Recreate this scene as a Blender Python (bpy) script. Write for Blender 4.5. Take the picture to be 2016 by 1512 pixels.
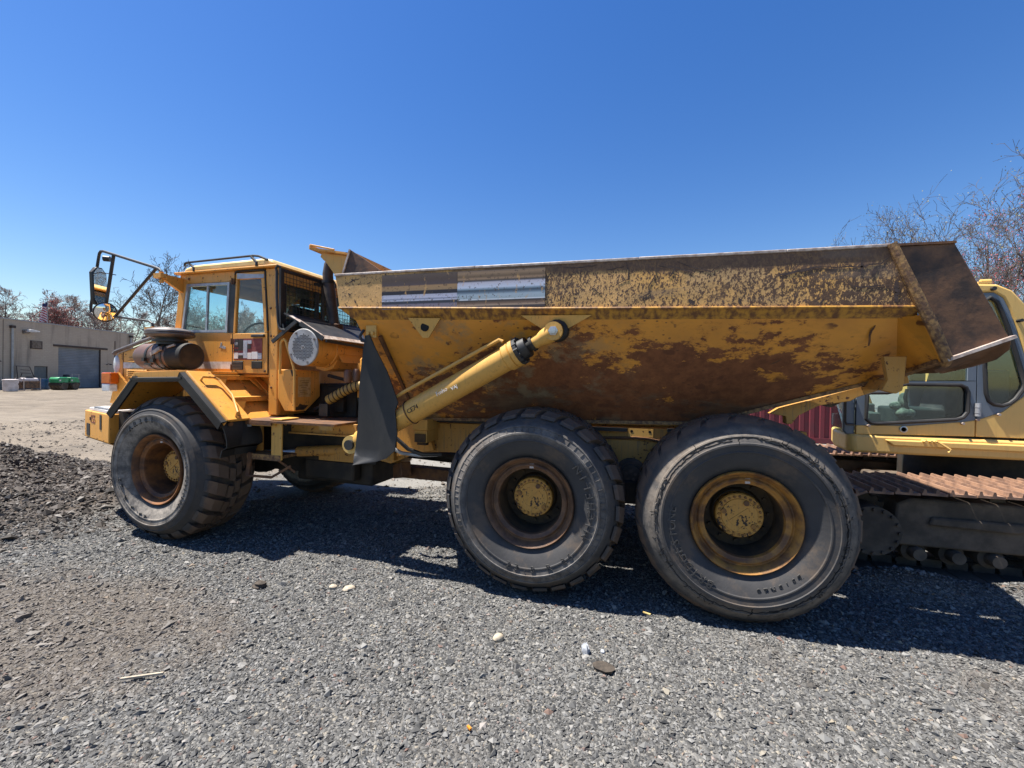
import bpy, math, random
import numpy as np
from mathutils import Matrix, Vector
for o in list(bpy.data.objects): bpy.data.objects.remove(o)
SC = bpy.context.scene; COL = SC.collection
R = math.radians
random.seed(7); RNG = np.random.default_rng(11)

# ------------------------------------------------------------------ camera
cam_data = bpy.data.cameras.new('camera'); cam = bpy.data.objects.new('camera', cam_data); COL.objects.link(cam)
SC.camera = cam
cam_data.sensor_fit = 'HORIZONTAL'; cam_data.sensor_width = 36.0; cam_data.lens = 36.0 * 850 / 2016
cam_data.clip_start = 0.05; cam_data.clip_end = 2000
ya, pi_, ro = R(-15.28), R(0.53), R(-0.92)
fw = Vector((math.sin(ya)*math.cos(pi_), math.cos(ya)*math.cos(pi_), -math.sin(pi_)))
rt = Vector((math.cos(ya), -math.sin(ya), 0)); dn = fw.cross(rt)
rt2 = math.cos(ro)*rt + math.sin(ro)*dn; dn2 = -math.sin(ro)*rt + math.cos(ro)*dn
cam.matrix_world = Matrix(((rt2.x, -dn2.x, -fw.x, -0.853), (rt2.y, -dn2.y, -fw.y, -3.580), (rt2.z, -dn2.z, -fw.z, 1.832), (0, 0, 0, 1)))

# ------------------------------------------------------------------ sky and sun
SUN = Vector((-0.42, -0.075, 1.0)).normalized()          # towards the sun
world = bpy.data.worlds.new('World'); SC.world = world; world.use_nodes = True
wn = world.node_tree; bg = wn.nodes['Background']
sky = wn.nodes.new('ShaderNodeTexSky'); sky.sky_type = 'NISHITA'; sky.sun_disc = False
sky.sun_elevation = math.asin(SUN.z); sky.sun_rotation = math.atan2(SUN.x, SUN.y)
sky.altitude = 0; sky.air_density = 1.25; sky.dust_density = 0.25; sky.ozone_density = 3.0
hs = wn.nodes.new('ShaderNodeHueSaturation'); hs.inputs['Saturation'].default_value = 1.34; hs.inputs['Hue'].default_value = 0.5135
wn.links.new(sky.outputs[0], hs.inputs['Color']); wn.links.new(hs.outputs[0], bg.inputs[0])
bg.inputs[1].default_value = 0.062
sl = bpy.data.lights.new('sun', 'SUN'); sl.energy = 5.0; sl.angle = R(0.5); sl.color = (1.0, 0.955, 0.88)
so = bpy.data.objects.new('sun', sl); COL.objects.link(so); so.rotation_euler = SUN.to_track_quat('Z', 'Y').to_euler(); so.location = (-4, -2, 12)
SC.view_settings.view_transform = 'Standard'; SC.view_settings.look = 'None'; SC.view_settings.gamma = 1.0
SC.view_settings.use_curve_mapping = False; SC.view_settings.exposure = 1.28
SC.cycles.max_bounces = 8; SC.cycles.transparent_max_bounces = 16

# ------------------------------------------------------------------ material helpers
class Nt:
    def __init__(s, name, rough=0.6, metal=0.0, spec=0.5):
        s.m = bpy.data.materials.new(name); s.m.use_nodes = True; s.t = s.m.node_tree
        s.b = s.t.nodes['Principled BSDF']; s.b.inputs['Roughness'].default_value = rough
        s.b.inputs['Metallic'].default_value = metal; s.b.inputs['Specular IOR Level'].default_value = spec
        s.tc = s.t.nodes.new('ShaderNodeTexCoord'); s.co = s.tc.outputs['Object']
    def put(s, node, i, v):
        if hasattr(v, 'is_output'): s.t.links.new(v, node.inputs[i])
        elif isinstance(v, (tuple, list)) and len(v) == 3 and node.inputs[i].type == 'RGBA': node.inputs[i].default_value = (*v, 1)
        else: node.inputs[i].default_value = v
    def map(s, scale=(1, 1, 1), rot=(0, 0, 0), loc=(0, 0, 0), co=None):
        n = s.t.nodes.new('ShaderNodeMapping'); s.t.links.new(co or s.co, n.inputs[0])
        n.inputs['Scale'].default_value = scale; n.inputs['Rotation'].default_value = rot; n.inputs['Location'].default_value = loc
        return n.outputs[0]
    def noise(s, scale, detail=4, rough=0.55, co=None, dist=0.0):
        n = s.t.nodes.new('ShaderNodeTexNoise'); s.t.links.new(co or s.co, n.inputs['Vector'])
        n.inputs['Scale'].default_value = scale; n.inputs['Detail'].default_value = detail; n.inputs['Roughness'].default_value = rough
        n.inputs['Distortion'].default_value = dist
        return n.outputs[0]
    def voro(s, scale, out='Distance', feature='F1', co=None, rnd=1.0):
        n = s.t.nodes.new('ShaderNodeTexVoronoi'); n.feature = feature; s.t.links.new(co or s.co, n.inputs['Vector'])
        n.inputs['Scale'].default_value = scale; n.inputs['Randomness'].default_value = rnd
        return n.outputs[out]
    def ramp(s, f, a, b, lo=0.0, hi=1.0):                 # smooth threshold from a to b
        n = s.t.nodes.new('ShaderNodeMapRange'); n.interpolation_type = 'SMOOTHSTEP'
        s.put(n, 0, f); n.inputs[1].default_value = a; n.inputs[2].default_value = b
        n.inputs[3].default_value = lo; n.inputs[4].default_value = hi
        return n.outputs[0]
    def cramp(s, f, stops):
        n = s.t.nodes.new('ShaderNodeValToRGB'); s.put(n, 0, f); e = n.color_ramp.elements
        while len(e) < len(stops): e.new(0.5)
        for k, (p, c) in enumerate(stops): e[k].position = p; e[k].color = (*c, 1)
        return n.outputs[0]
    def mix(s, f, a, b, mode='MIX'):
        n = s.t.nodes.new('ShaderNodeMix'); n.data_type = 'RGBA'; n.blend_type = mode
        s.put(n, 0, f); s.put(n, 6, a if hasattr(a, 'is_output') else (*a, 1)); s.put(n, 7, b if hasattr(b, 'is_output') else (*b, 1))
        return n.outputs[2]
    def math(s, op, a, b=0.0, clamp=False):
        n = s.t.nodes.new('ShaderNodeMath'); n.operation = op; n.use_clamp = clamp; s.put(n, 0, a); s.put(n, 1, b)
        return n.outputs[0]
    def sep(s, co=None):
        n = s.t.nodes.new('ShaderNodeSeparateXYZ'); s.t.links.new(co or s.co, n.inputs[0]); return n.outputs
    def bump(s, h, strength=0.3, dist=0.01):
        n = s.t.nodes.new('ShaderNodeBump'); n.inputs['Strength'].default_value = strength; n.inputs['Distance'].default_value = dist
        s.t.links.new(h, n.inputs['Height']); s.t.links.new(n.outputs[0], s.b.inputs['Normal'])
    def out(s, col, rough=None):
        s.put(s.b, 'Base Color', col if hasattr(col, 'is_output') else (*col, 1))
        if rough is not None: s.put(s.b, 'Roughness', rough)
        return s.m
MAT = {}
RUST = (0.085, 0.032, 0.014); DRUST = (0.035, 0.02, 0.014); MUD = (0.12, 0.09, 0.065)

def paint(name, base, chip=0.66, rust=RUST, dirt=(0.2, 0.13, 0.06), dirt_amt=0.5, rough=0.42, spots=0.0, seed=0.0):
    n = Nt(name, rough)
    co = n.map(loc=(seed, seed * 1.7, seed * 0.6))
    a = n.noise(1.3, 5, 0.6, co); b = n.noise(9, 6, 0.7, co); c = n.noise(38, 3, 0.6, co)
    st = n.noise(5, 4, 0.6, n.map((9, 9, 0.7), loc=(seed, 0, 0)))             # vertical streaks
    col = n.mix(n.ramp(a, 0.35, 0.7, 0, 0.35), base, tuple(x * 0.72 for x in base))
    col = n.mix(n.ramp(st, 0.5, 0.75, 0, dirt_amt), col, dirt)
    col = n.mix(n.ramp(n.math('ADD', n.math('MULTIPLY', b, 0.6), n.math('MULTIPLY', c, 0.4)), chip - 0.06, chip - 0.03), col, rust)
    if spots: col = n.mix(n.ramp(n.voro(26, co=co), spots, spots - 0.06), col, DRUST)
    n.bump(b, 0.06, 0.004)
    return n.out(col, n.ramp(b, 0.3, 0.7, rough - 0.06, rough + 0.2))
YEL = (0.68, 0.315, 0.055)
MAT['yellow'] = paint('machine_yellow_paint', YEL, 0.645, dirt=(0.30, 0.16, 0.05), dirt_amt=0.5)
MAT['yellow_frame'] = paint('dusty_yellow_frame_paint', (0.46, 0.235, 0.05), 0.63, dirt=(0.16, 0.11, 0.06), dirt_amt=0.85, rough=0.6, spots=0.10, seed=3)
MAT['yellow_cyl'] = paint('cylinder_yellow_paint', (0.62, 0.34, 0.075), 0.675, dirt=(0.25, 0.15, 0.05), dirt_amt=0.4, seed=6)
MAT['pale_yellow'] = paint('pale_excavator_paint', (0.74, 0.47, 0.14), 0.70, dirt=(0.4, 0.25, 0.09), dirt_amt=0.25, rough=0.4, seed=9)
MAT['grey_paint'] = paint('blue_grey_cab_paint', (0.13, 0.16, 0.19), 0.70, dirt=(0.2, 0.2, 0.19), dirt_amt=0.3, rough=0.45, seed=12)

def body_upper():
    n = Nt('speckled_worn_body_paint', 0.55); X, Y, Z = n.sep()
    base = n.mix(n.ramp(n.noise(1.4, 5), 0.4, 0.65), (0.72, 0.385, 0.10), (0.58, 0.33, 0.115))
    base = n.mix(n.ramp(n.noise(2.6, 5, 0.6, n.map((1, 1, 0.6), loc=(5, 0, 2))), 0.5, 0.68, 0, 0.6), base, (0.42, 0.28, 0.14))
    dens = n.math('ADD', n.ramp(X, -3.3, -1.2, -0.055, 0.02), n.math('ADD', n.ramp(X, -1.2, 0.8, 0, 0.03), n.ramp(n.noise(1.1, 4), 0.35, 0.7, -0.035, 0.035)))
    sp = n.noise(44, 5, 0.75, n.map((1.25, 1, 0.75), rot=(0, 0.4, 0))); sp2 = n.noise(95, 3, 0.7, n.map((1.2, 1, 0.7)))
    spk = n.ramp(n.math('ADD', n.math('ADD', n.math('MULTIPLY', sp, 0.66), n.math('MULTIPLY', sp2, 0.34)), dens), 0.512, 0.535)
    brown = n.mix(n.noise(6, 4), (0.045, 0.023, 0.015), (0.10, 0.05, 0.028))
    col = n.mix(n.math('MULTIPLY', spk, 0.95), base, brown)
    up = n.math('ADD', n.ramp(Z, 2.55, 2.80), n.math('MULTIPLY', n.noise(4.2, 6, 0.72), 0.95))       # bare steel towards the loaded rim
    up = n.math('ADD', up, n.ramp(X, -3.2, 0.6, -0.42, 0.16))
    col = n.mix(n.ramp(up, 0.86, 1.14, 0, 0.88), col, n.mix(n.noise(16, 5, 0.7), (0.055, 0.028, 0.017), (0.20, 0.11, 0.058)))
    blot = n.noise(2.3, 6, 0.7, n.map((0.8, 1, 1.2), loc=(3, 1, 7)))
    col = n.mix(n.math('MULTIPLY', n.ramp(blot, 0.57, 0.63), n.ramp(X, -2.2, 0.2, 0.15, 0.85)), col, (0.10, 0.052, 0.028))
    rub = n.noise(3.0, 4, 0.6, n.map((0.5, 1, 2.5), loc=(9, 0, 0))); col = n.mix(n.ramp(rub, 0.56, 0.70, 0, 0.5), col, (0.17, 0.12, 0.085))
    n.bump(n.math('ADD', n.math('MULTIPLY', sp, 0.12), n.noise(2.1, 3, 0.5)), 0.5, 0.05)
    return n.out(col, 0.66)
MAT['body_upper'] = body_upper()

def body_lower():
    n = Nt('rust_patched_body_paint', 0.55); X, Y, Z = n.sep()
    yel = n.mix(n.ramp(n.noise(2.2, 5), 0.35, 0.7), (0.66, 0.285, 0.035), (0.52, 0.225, 0.035))
    yel = n.mix(n.ramp(n.noise(7, 6, 0.7, n.map((0.6, 1, 2.0))), 0.5, 0.75, 0, 0.5), yel, (0.36, 0.175, 0.04))
    big = n.noise(2.1, 8, 0.70, n.map((0.9, 1, 1.6), rot=(0, -0.15, 0))); mid = n.noise(8.5, 8, 0.74, n.map((0.75, 1, 1.3), rot=(0, -0.45, 0)))
    zone = n.ramp(Z, 2.34, 1.80, -0.115, 0.040); zx = n.ramp(X, -2.9, -1.5, -0.05, 0.03); zx2 = n.ramp(X, 0.1, 1.1, 0.0, -0.085)
    m = n.math('ADD', n.math('ADD', n.math('MULTIPLY', big, 0.52), n.math('MULTIPLY', mid, 0.48)), n.math('ADD', zone, n.math('ADD', zx, zx2)))
    rustc = n.mix(n.ramp(n.noise(11, 7, 0.75), 0.35, 0.65), (0.105, 0.033, 0.014), (0.20, 0.072, 0.028))
    col = n.mix(n.ramp(m, 0.466, 0.486, 0, 0.95), yel, rustc)
    col = n.mix(n.math('MULTIPLY', n.ramp(m, 0.43, 0.466), n.ramp(m, 0.486, 0.466, 0, 0.4)), col, (0.36, 0.14, 0.03))
    mu = n.math('ADD', n.ramp(Z, 2.0, 1.52, -0.18, 0.12), n.noise(2.0, 8, 0.7, n.map((0.7, 1, 2.4))))
    mu = n.math('ADD', mu, n.ramp(X, 0.3, 1.1, 0, -0.24))
    mudc = n.mix(n.ramp(n.noise(5, 7, 0.72, n.map((0.5, 1, 1.6))), 0.36, 0.64), (0.075, 0.040, 0.024), (0.165, 0.10, 0.055))
    col = n.mix(n.ramp(n.math('ADD', mu, n.math('MULTIPLY', n.math('SUBTRACT', mid, 0.5), 0.5)), 0.52, 0.66, 0, 0.84), col, mudc)
    d1 = n.voro(5.2, co=n.map((0.8, 1, 1.45), rot=(0, -0.3, 0))); dj = n.math('ADD', d1, n.math('MULTIPLY', n.math('SUBTRACT', n.noise(26, 3), 0.5), 0.35))
    dots = n.math('MULTIPLY', n.ramp(dj, 0.24, 0.17), n.ramp(n.noise(2.2, 3), 0.47, 0.56)); col = n.mix(n.math('MULTIPLY', dots, 0.9), col, (0.11, 0.038, 0.015))
    d2 = n.ramp(n.voro(19, co=n.map((0.8, 1, 1.3))), 0.20, 0.13); col = n.mix(n.math('MULTIPLY', n.math('MULTIPLY', d2, n.ramp(n.noise(1.9, 3, 0.5, n.map((1, 1, 1), loc=(4, 4, 4))), 0.46, 0.58)), 0.8), col, (0.10, 0.04, 0.018))
    grey = n.math('MULTIPLY', n.ramp(n.noise(3.2, 6, 0.7, n.map((1, 1, 1.2), loc=(2, 6, 1))), 0.53, 0.66, 0, 0.6), n.ramp(X, -0.6, -1.4)); col = n.mix(grey, col, (0.24, 0.19, 0.11))
    n.bump(n.math('ADD', n.math('MULTIPLY', mid, 0.15), n.noise(1.6, 3, 0.5)), 0.4, 0.05)
    return n.out(col, n.ramp(m, 0.42, 0.52, 0.42, 0.8))
MAT['body_lower'] = body_lower()

def simple(name, c1, c2, scale=6, rough=0.6, metal=0.0, bump=0.1, bscale=40, spec=0.5, stretch=(1, 1, 1)):
    n = Nt(name, rough, metal, spec); f = n.noise(scale, 6, 0.62, n.map(stretch))
    n.bump(n.noise(bscale, 4, 0.6), bump, 0.006)
    return n.out(n.mix(n.ramp(f, 0.36, 0.64), c1, c2))
MAT['ledge'] = simple('streaked_ledge_paint', (0.46, 0.23, 0.03), (0.13, 0.055, 0.02), 22, 0.6, stretch=(1, 1, 0.25))
MAT['dark_rust'] = simple('dark_rusted_steel', (0.034, 0.022, 0.017), (0.17, 0.082, 0.038), 3.8, 0.62, bump=0.3, bscale=28)
MAT['rust_edge'] = simple('flaking_rust_edge', (0.30, 0.17, 0.06), (0.09, 0.045, 0.025), 26, 0.7, bump=0.6)
MAT['bare_edge'] = simple('worn_bright_steel', (0.48, 0.41, 0.36), (0.27, 0.2, 0.16), 18, 0.5, bump=0.2)
MAT['gouge_dark'] = simple('dark_gouged_steel', (0.045, 0.028, 0.022), (0.08, 0.05, 0.038), 30, 0.7)
MAT['rust'] = simple('brown_rust', (0.15, 0.065, 0.022), (0.065, 0.03, 0.016), 9, 0.75, bump=0.3)
MAT['rim'] = simple('rusty_yellow_rim', (0.36, 0.165, 0.028), (0.115, 0.052, 0.02), 7, 0.62, bump=0.2)
MAT['rim_front'] = simple('orange_rust_rim', (0.22, 0.085, 0.022), (0.075, 0.032, 0.014), 7, 0.7, bump=0.3)
MAT['rim_brown'] = simple('rusty_brown_rim', (0.17, 0.085, 0.04), (0.075, 0.038, 0.02), 8, 0.62, bump=0.2)
MAT['rim_in'] = simple('dirty_wheel_disc', (0.075, 0.045, 0.018), (0.03, 0.02, 0.012), 8, 0.75)
MAT['hub'] = paint('chipped_hub_paint', (0.56, 0.28, 0.055), 0.60, rust=DRUST, dirt_amt=0.3, rough=0.55, seed=4)
MAT['black'] = simple('black_painted_steel', (0.012, 0.012, 0.013), (0.03, 0.028, 0.027), 7, 0.5)
MAT['grime'] = simple('oily_black_chassis', (0.010, 0.009, 0.008), (0.035, 0.026, 0.018), 5, 0.75)
MAT['rubber'] = simple('black_rubber_sheet', (0.009, 0.0095, 0.011), (0.024, 0.022, 0.02), 3.5, 0.62, stretch=(1, 1, 0.4))
MAT['lip'] = simple('black_moulded_rubber', (0.006, 0.006, 0.007), (0.016, 0.016, 0.016), 4, 0.5)
MAT['hose'] = simple('black_hose', (0.015, 0.015, 0.017), (0.03, 0.03, 0.03), 9, 0.4)
MAT['brown_can'] = simple('brown_canister_paint', (0.15, 0.075, 0.05), (0.10, 0.06, 0.045), 5, 0.45)
MAT['grey_plate'] = simple('grey_perforated_plate', (0.36, 0.36, 0.36), (0.26, 0.25, 0.24), 6, 0.55)
MAT['hole'] = simple('dark_hole', (0.006, 0.006, 0.006), (0.012, 0.01, 0.009), 6, 0.9)
MAT['alu'] = simple('aluminium_frame', (0.42, 0.43, 0.45), (0.3, 0.31, 0.33), 12, 0.4, metal=0.3)
MAT['heat'] = simple('heat_shield_steel', (0.20, 0.18, 0.17), (0.11, 0.09, 0.08), 5, 0.5, metal=0.3)
MAT['exhaust'] = simple('scorched_exhaust', (0.05, 0.042, 0.04), (0.10, 0.08, 0.07), 6, 0.6, metal=0.4)
MAT['gutter'] = simple('bright_roof_cream', (0.70, 0.50, 0.22), (0.6, 0.42, 0.15), 8, 0.5)
MAT['tape'] = simple('silver_tape', (0.40, 0.43, 0.48), (0.3, 0.32, 0.36), 9, 0.4)
MAT['orange'] = simple('amber_lens', (0.55, 0.11, 0.006), (0.42, 0.075, 0.005), 9, 0.2)
MAT['white_lens'] = simple('clear_lens', (0.62, 0.65, 0.68), (0.45, 0.48, 0.5), 9, 0.15)
MAT['white'] = simple('white_plastic', (0.66, 0.64, 0.62), (0.5, 0.48, 0.46), 4, 0.5)
MAT['text_red'] = simple('faded_red_lettering', (0.16, 0.03, 0.035), (0.22, 0.06, 0.05), 30, 0.7)
MAT['text_black'] = simple('black_lettering', (0.015, 0.014, 0.014), (0.03, 0.025, 0.02), 30, 0.7)
MAT['text_white'] = simple('chalk_lettering', (0.7, 0.68, 0.64), (0.6, 0.58, 0.54), 30, 0.8)
MAT['seat'] = simple('dark_seat_cloth', (0.03, 0.032, 0.035), (0.06, 0.058, 0.055), 8, 0.9)
MAT['lining'] = simple('beige_cab_lining', (0.16, 0.145, 0.13), (0.11, 0.1, 0.09), 3, 0.9)
MAT['camo'] = simple('pale_mottled_cover', (0.42, 0.37, 0.29), (0.10, 0.10, 0.085), 14, 0.9)
MAT['magenta'] = simple('faded_magenta_strip', (0.12, 0.03, 0.055), (0.085, 0.025, 0.04), 12, 0.6)
MAT['yhose'] = simple('yellow_spiral_hose', (0.40, 0.25, 0.05), (0.26, 0.165, 0.05), 8, 0.6)
MAT['sign'] = simple('faded_notice_paper', (0.52, 0.36, 0.17), (0.42, 0.26, 0.08), 18, 0.7)
MAT['track'] = simple('rusty_track_steel', (0.30, 0.17, 0.105), (0.14, 0.08, 0.055), 9, 0.7, bump=0.3)
MAT['track_mud'] = simple('muddy_track_frame', (0.125, 0.093, 0.066), (0.055, 0.042, 0.031), 3, 0.85, bump=0.5, bscale=12)
MAT['chrome'] = simple('bright_bolt', (0.55, 0.55, 0.54), (0.4, 0.4, 0.4), 9, 0.3, metal=0.6)
MAT['vinyl_white'] = simple('cracked_white_vinyl', (0.58, 0.54, 0.52), (0.42, 0.36, 0.32), 16, 0.6)

def tyre_mat(name, dust, amt, wall=0.5, r0=0.47, r1=0.68, wallc=(0.13, 0.12, 0.105)):
    n = Nt(name, 0.75, spec=0.25); X, Y, Z = n.sep()
    r = n.math('SQRT', n.math('ADD', n.math('MULTIPLY', X, X), n.math('MULTIPLY', Z, Z)))
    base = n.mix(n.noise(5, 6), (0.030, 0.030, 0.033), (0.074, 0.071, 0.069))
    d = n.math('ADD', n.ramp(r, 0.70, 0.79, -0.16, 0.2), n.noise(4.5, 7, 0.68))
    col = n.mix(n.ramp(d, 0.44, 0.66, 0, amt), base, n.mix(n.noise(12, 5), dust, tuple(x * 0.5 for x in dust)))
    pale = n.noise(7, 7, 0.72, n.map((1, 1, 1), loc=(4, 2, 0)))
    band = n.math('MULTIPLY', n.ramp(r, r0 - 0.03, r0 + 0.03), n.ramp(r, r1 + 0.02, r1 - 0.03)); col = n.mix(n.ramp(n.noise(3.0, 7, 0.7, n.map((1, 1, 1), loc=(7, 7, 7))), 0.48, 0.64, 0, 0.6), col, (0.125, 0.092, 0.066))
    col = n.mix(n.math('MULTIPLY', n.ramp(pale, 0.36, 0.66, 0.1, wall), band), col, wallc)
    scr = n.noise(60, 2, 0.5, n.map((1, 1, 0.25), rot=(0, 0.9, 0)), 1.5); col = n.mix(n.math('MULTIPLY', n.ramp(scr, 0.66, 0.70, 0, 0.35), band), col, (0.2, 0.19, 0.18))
    n.bump(n.math('ADD', n.noise(30, 5, 0.65), n.math('MULTIPLY', n.noise(8, 4), 0.6)), 0.3, 0.006)
    return n.out(col)
MAT['lettering'] = simple('dusty_moulded_lettering', (0.058, 0.055, 0.053), (0.038, 0.037, 0.036), 20, 0.8)
MAT['tyre'] = tyre_mat('worn_tyre_rubber', (0.17, 0.115, 0.08), 0.85, 0.75, 0.62, 0.72, (0.20, 0.17, 0.14))  # sidewall ring painted paler as if sunlit, inner part left dark as if shaded
MAT['tyre_mid'] = tyre_mat('scratched_tyre_rubber', (0.15, 0.105, 0.078), 0.8, 0.8, 0.56, 0.68, (0.18, 0.165, 0.15))  # sunlit ring of the bulge painted in here too, over the scratches
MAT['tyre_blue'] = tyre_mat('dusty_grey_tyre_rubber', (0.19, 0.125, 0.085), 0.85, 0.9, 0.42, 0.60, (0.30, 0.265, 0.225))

def glass(name, tint, gl=0.05, fr=0.3):
    m = bpy.data.materials.new(name); m.use_nodes = True; t = m.node_tree; t.nodes.clear()
    o = t.nodes.new('ShaderNodeOutputMaterial'); mx = t.nodes.new('ShaderNodeMixShader'); tr = t.nodes.new('ShaderNodeBsdfTransparent')
    g = t.nodes.new('ShaderNodeBsdfGlossy'); g.inputs['Roughness'].default_value = gl; tr.inputs[0].default_value = (*tint, 1)
    f = t.nodes.new('ShaderNodeLayerWeight'); f.inputs[0].default_value = 0.5
    pw = t.nodes.new('ShaderNodeMath'); pw.operation = 'POWER'; pw.inputs[1].default_value = 4.0; t.links.new(f.outputs['Facing'], pw.inputs[0])
    ad = t.nodes.new('ShaderNodeMath'); ad.operation = 'MULTIPLY_ADD'; ad.inputs[1].default_value = 0.7; ad.inputs[2].default_value = 0.03 + fr
    t.links.new(pw.outputs[0], ad.inputs[0]); t.links.new(ad.outputs[0], mx.inputs[0])
    t.links.new(tr.outputs[0], mx.inputs[1]); t.links.new(g.outputs[0], mx.inputs[2]); t.links.new(mx.outputs[0], o.inputs[0])
    return m
MAT['glass'] = glass('teal_tinted_glass', (0.86, 0.96, 0.96), fr=0.02)
MAT['glass2'] = glass('dark_tinted_glass', (0.72, 0.84, 0.83), fr=0.05); MAT['clear'] = glass('clear_glass', (0.98, 0.99, 0.99), fr=0.0)
_n = Nt('mirror_glass', 0.03, 1.0); MAT['mirror'] = _n.out((0.8, 0.82, 0.83))

# ------------------------------------------------------------------ mesh helpers
def frame_of(d):
    d = Vector(d).normalized(); a = Vector((0, 0, 1)) if abs(d.z) < 0.9 else Vector((1, 0, 0))
    u = d.cross(a).normalized(); return u, d.cross(u).normalized()
class MB:
    def __init__(s): s.v = []; s.f = []
    def add(s, vs, fs):
        k = len(s.v); s.v += [tuple(v) for v in vs]; s.f += [tuple(i + k for i in f) for f in fs]; return s
    def hexa(s, p):                                      # 8 points: bottom ring 0-3, top ring 4-7
        return s.add(p, [(3, 2, 1, 0), (4, 5, 6, 7), (0, 1, 5, 4), (1, 2, 6, 5), (2, 3, 7, 6), (3, 0, 4, 7)])
    def box(s, x0, x1, y0, y1, z0, z1):
        return s.hexa([(x0, y0, z0), (x1, y0, z0), (x1, y1, z0), (x0, y1, z0), (x0, y0, z1), (x1, y0, z1), (x1, y1, z1), (x0, y1, z1)])
    def bar(s, p, q, w, h, up=(0, 0, 1)):                # rectangular bar from p to q
        p, q = Vector(p), Vector(q); d = (q - p).normalized(); u = d.cross(Vector(up)).normalized() * (w / 2); v = u.cross(d).normalized() * (h / 2)
        return s.hexa([p - u - v, p + u - v, p + u + v, p - u + v, q - u - v, q + u - v, q + u + v, q - u + v])
    def slab(s, pts, off):                               # polygon pts given thickness by the vector off
        n = len(pts); a = [Vector(p) for p in pts]; b = [p + Vector(off) for p in a]
        return s.add(a + b, [tuple(range(n - 1, -1, -1)), tuple(range(n, 2 * n))] + [(i, (i + 1) % n, n + (i + 1) % n, n + i) for i in range(n)])
    def prism(s, pts, axis, a, b):
        f = {'x': lambda p, t: (t, p[0], p[1]), 'y': lambda p, t: (p[0], t, p[1]), 'z': lambda p, t: (p[0], p[1], t)}[axis]
        off = Vector(f(pts[0], b)) - Vector(f(pts[0], a))
        return s.slab([f(p, a) for p in pts], off)
    def tube(s, pts, r, n=10, cap=True):
        pts = [Vector(p) for p in pts]; m = len(pts); rr = r if isinstance(r, (list, tuple)) else [r] * m; vs = []; u = None
        for i in range(m):
            d = (pts[min(i + 1, m - 1)] - pts[max(i - 1, 0)]).normalized()
            if u is None: u, _ = frame_of(d)
            u = (u - d * u.dot(d)).normalized(); w = d.cross(u)
            vs += [pts[i] + rr[i] * (math.cos(2 * math.pi * j / n) * u + math.sin(2 * math.pi * j / n) * w) for j in range(n)]
        fs = [(i * n + j, i * n + (j + 1) % n, (i + 1) * n + (j + 1) % n, (i + 1) * n + j) for i in range(m - 1) for j in range(n)]
        if cap: fs += [tuple(range(n - 1, -1, -1)), tuple(range((m - 1) * n, m * n))]
        return s.add(vs, fs)
    def lathe(s, prof, c, ax, n=32, closed=False, a0=0.0):   # prof: (radius, distance along ax)
        c, ax = Vector(c), Vector(ax).normalized(); u, w = frame_of(ax); m = len(prof); vs = []
        for (r, t) in prof:
            vs += [c + ax * t + max(r, 1e-4) * (math.cos(a0 + 2 * math.pi * j / n) * u + math.sin(a0 + 2 * math.pi * j / n) * w) for j in range(n)]
        fs = [(i * n + j, i * n + (j + 1) % n, ((i + 1) % m) * n + (j + 1) % n, ((i + 1) % m) * n + j) for i in range(m if closed else m - 1) for j in range(n)]
        return s.add(vs, fs)
    def cyl(s, p, q, r, n=20):
        return s.tube([p, q], r, n)
    def sph(s, c, rx, ry, rz, n=10, m=6):
        c = Vector(c); vs = []; fs = []
        for i in range(m + 1):
            t = math.pi * i / m
            for j in range(n): a = 2 * math.pi * j / n; vs.append(c + Vector((rx * math.sin(t) * math.cos(a), ry * math.sin(t) * math.sin(a), rz * math.cos(t))))
        for i in range(m):
            for j in range(n): fs.append((i * n + j, (i + 1) * n + j, (i + 1) * n + (j + 1) % n, i * n + (j + 1) % n))
        return s.add(vs, fs)
    def mesh(s, name, mat, smooth=32):
        me = bpy.data.meshes.new(name); me.from_pydata(s.v, [], s.f); me.update()
        import bmesh
        b = bmesh.new(); b.from_mesh(me); bmesh.ops.remove_doubles(b, verts=b.verts, dist=1e-5); bmesh.ops.recalc_face_normals(b, faces=b.faces); b.to_mesh(me); b.free()
        if mat: me.materials.append(MAT[mat] if isinstance(mat, str) else mat)
        if smooth:
            me.polygons.foreach_set('use_smooth', [True] * len(me.polygons)); me.set_sharp_from_angle(angle=R(smooth))
        return me
WM = {}
I4 = Matrix.Identity(4)
def link(name, data, parent=None, W=I4):
    o = bpy.data.objects.new(name, data); COL.objects.link(o); WM[o] = W
    if parent is not None:
        o.parent = parent; o.matrix_parent_inverse = I4; o.matrix_basis = WM[parent].inverted() @ W
    else: o.matrix_basis = W
    return o
def part(name, mb, mat, parent, W=I4, bevel=0.0, smooth=32):
    o = link(name, mb.mesh(name, mat, smooth), parent, W)
    if bevel:
        b = o.modifiers.new('bevel', 'BEVEL'); b.width = bevel; b.segments = 2; b.limit_method = 'ANGLE'; b.angle_limit = R(40)
    return o
def tag(o, label, cat, group=None, kind=None):
    o['label'] = label; o['category'] = cat
    if group: o['group'] = group
    if kind: o['kind'] = kind
    return o
def thing(name, loc, label, cat, group=None, rz=0.0):
    W = Matrix.Translation(loc) @ Matrix.Rotation(rz, 4, 'Z')
    return tag(link(name, None, None, W), label, cat, group)
def solo(name, mb, mat, label, cat, group=None, W=I4, bevel=0.0, smooth=32):
    return tag(part(name, mb, mat, None, W, bevel, smooth), label, cat, group)
def struct(name, mb, mat, W=I4):
    o = part(name, mb, mat, None, W); o['kind'] = 'structure'; return o
_gl = {}
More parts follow.
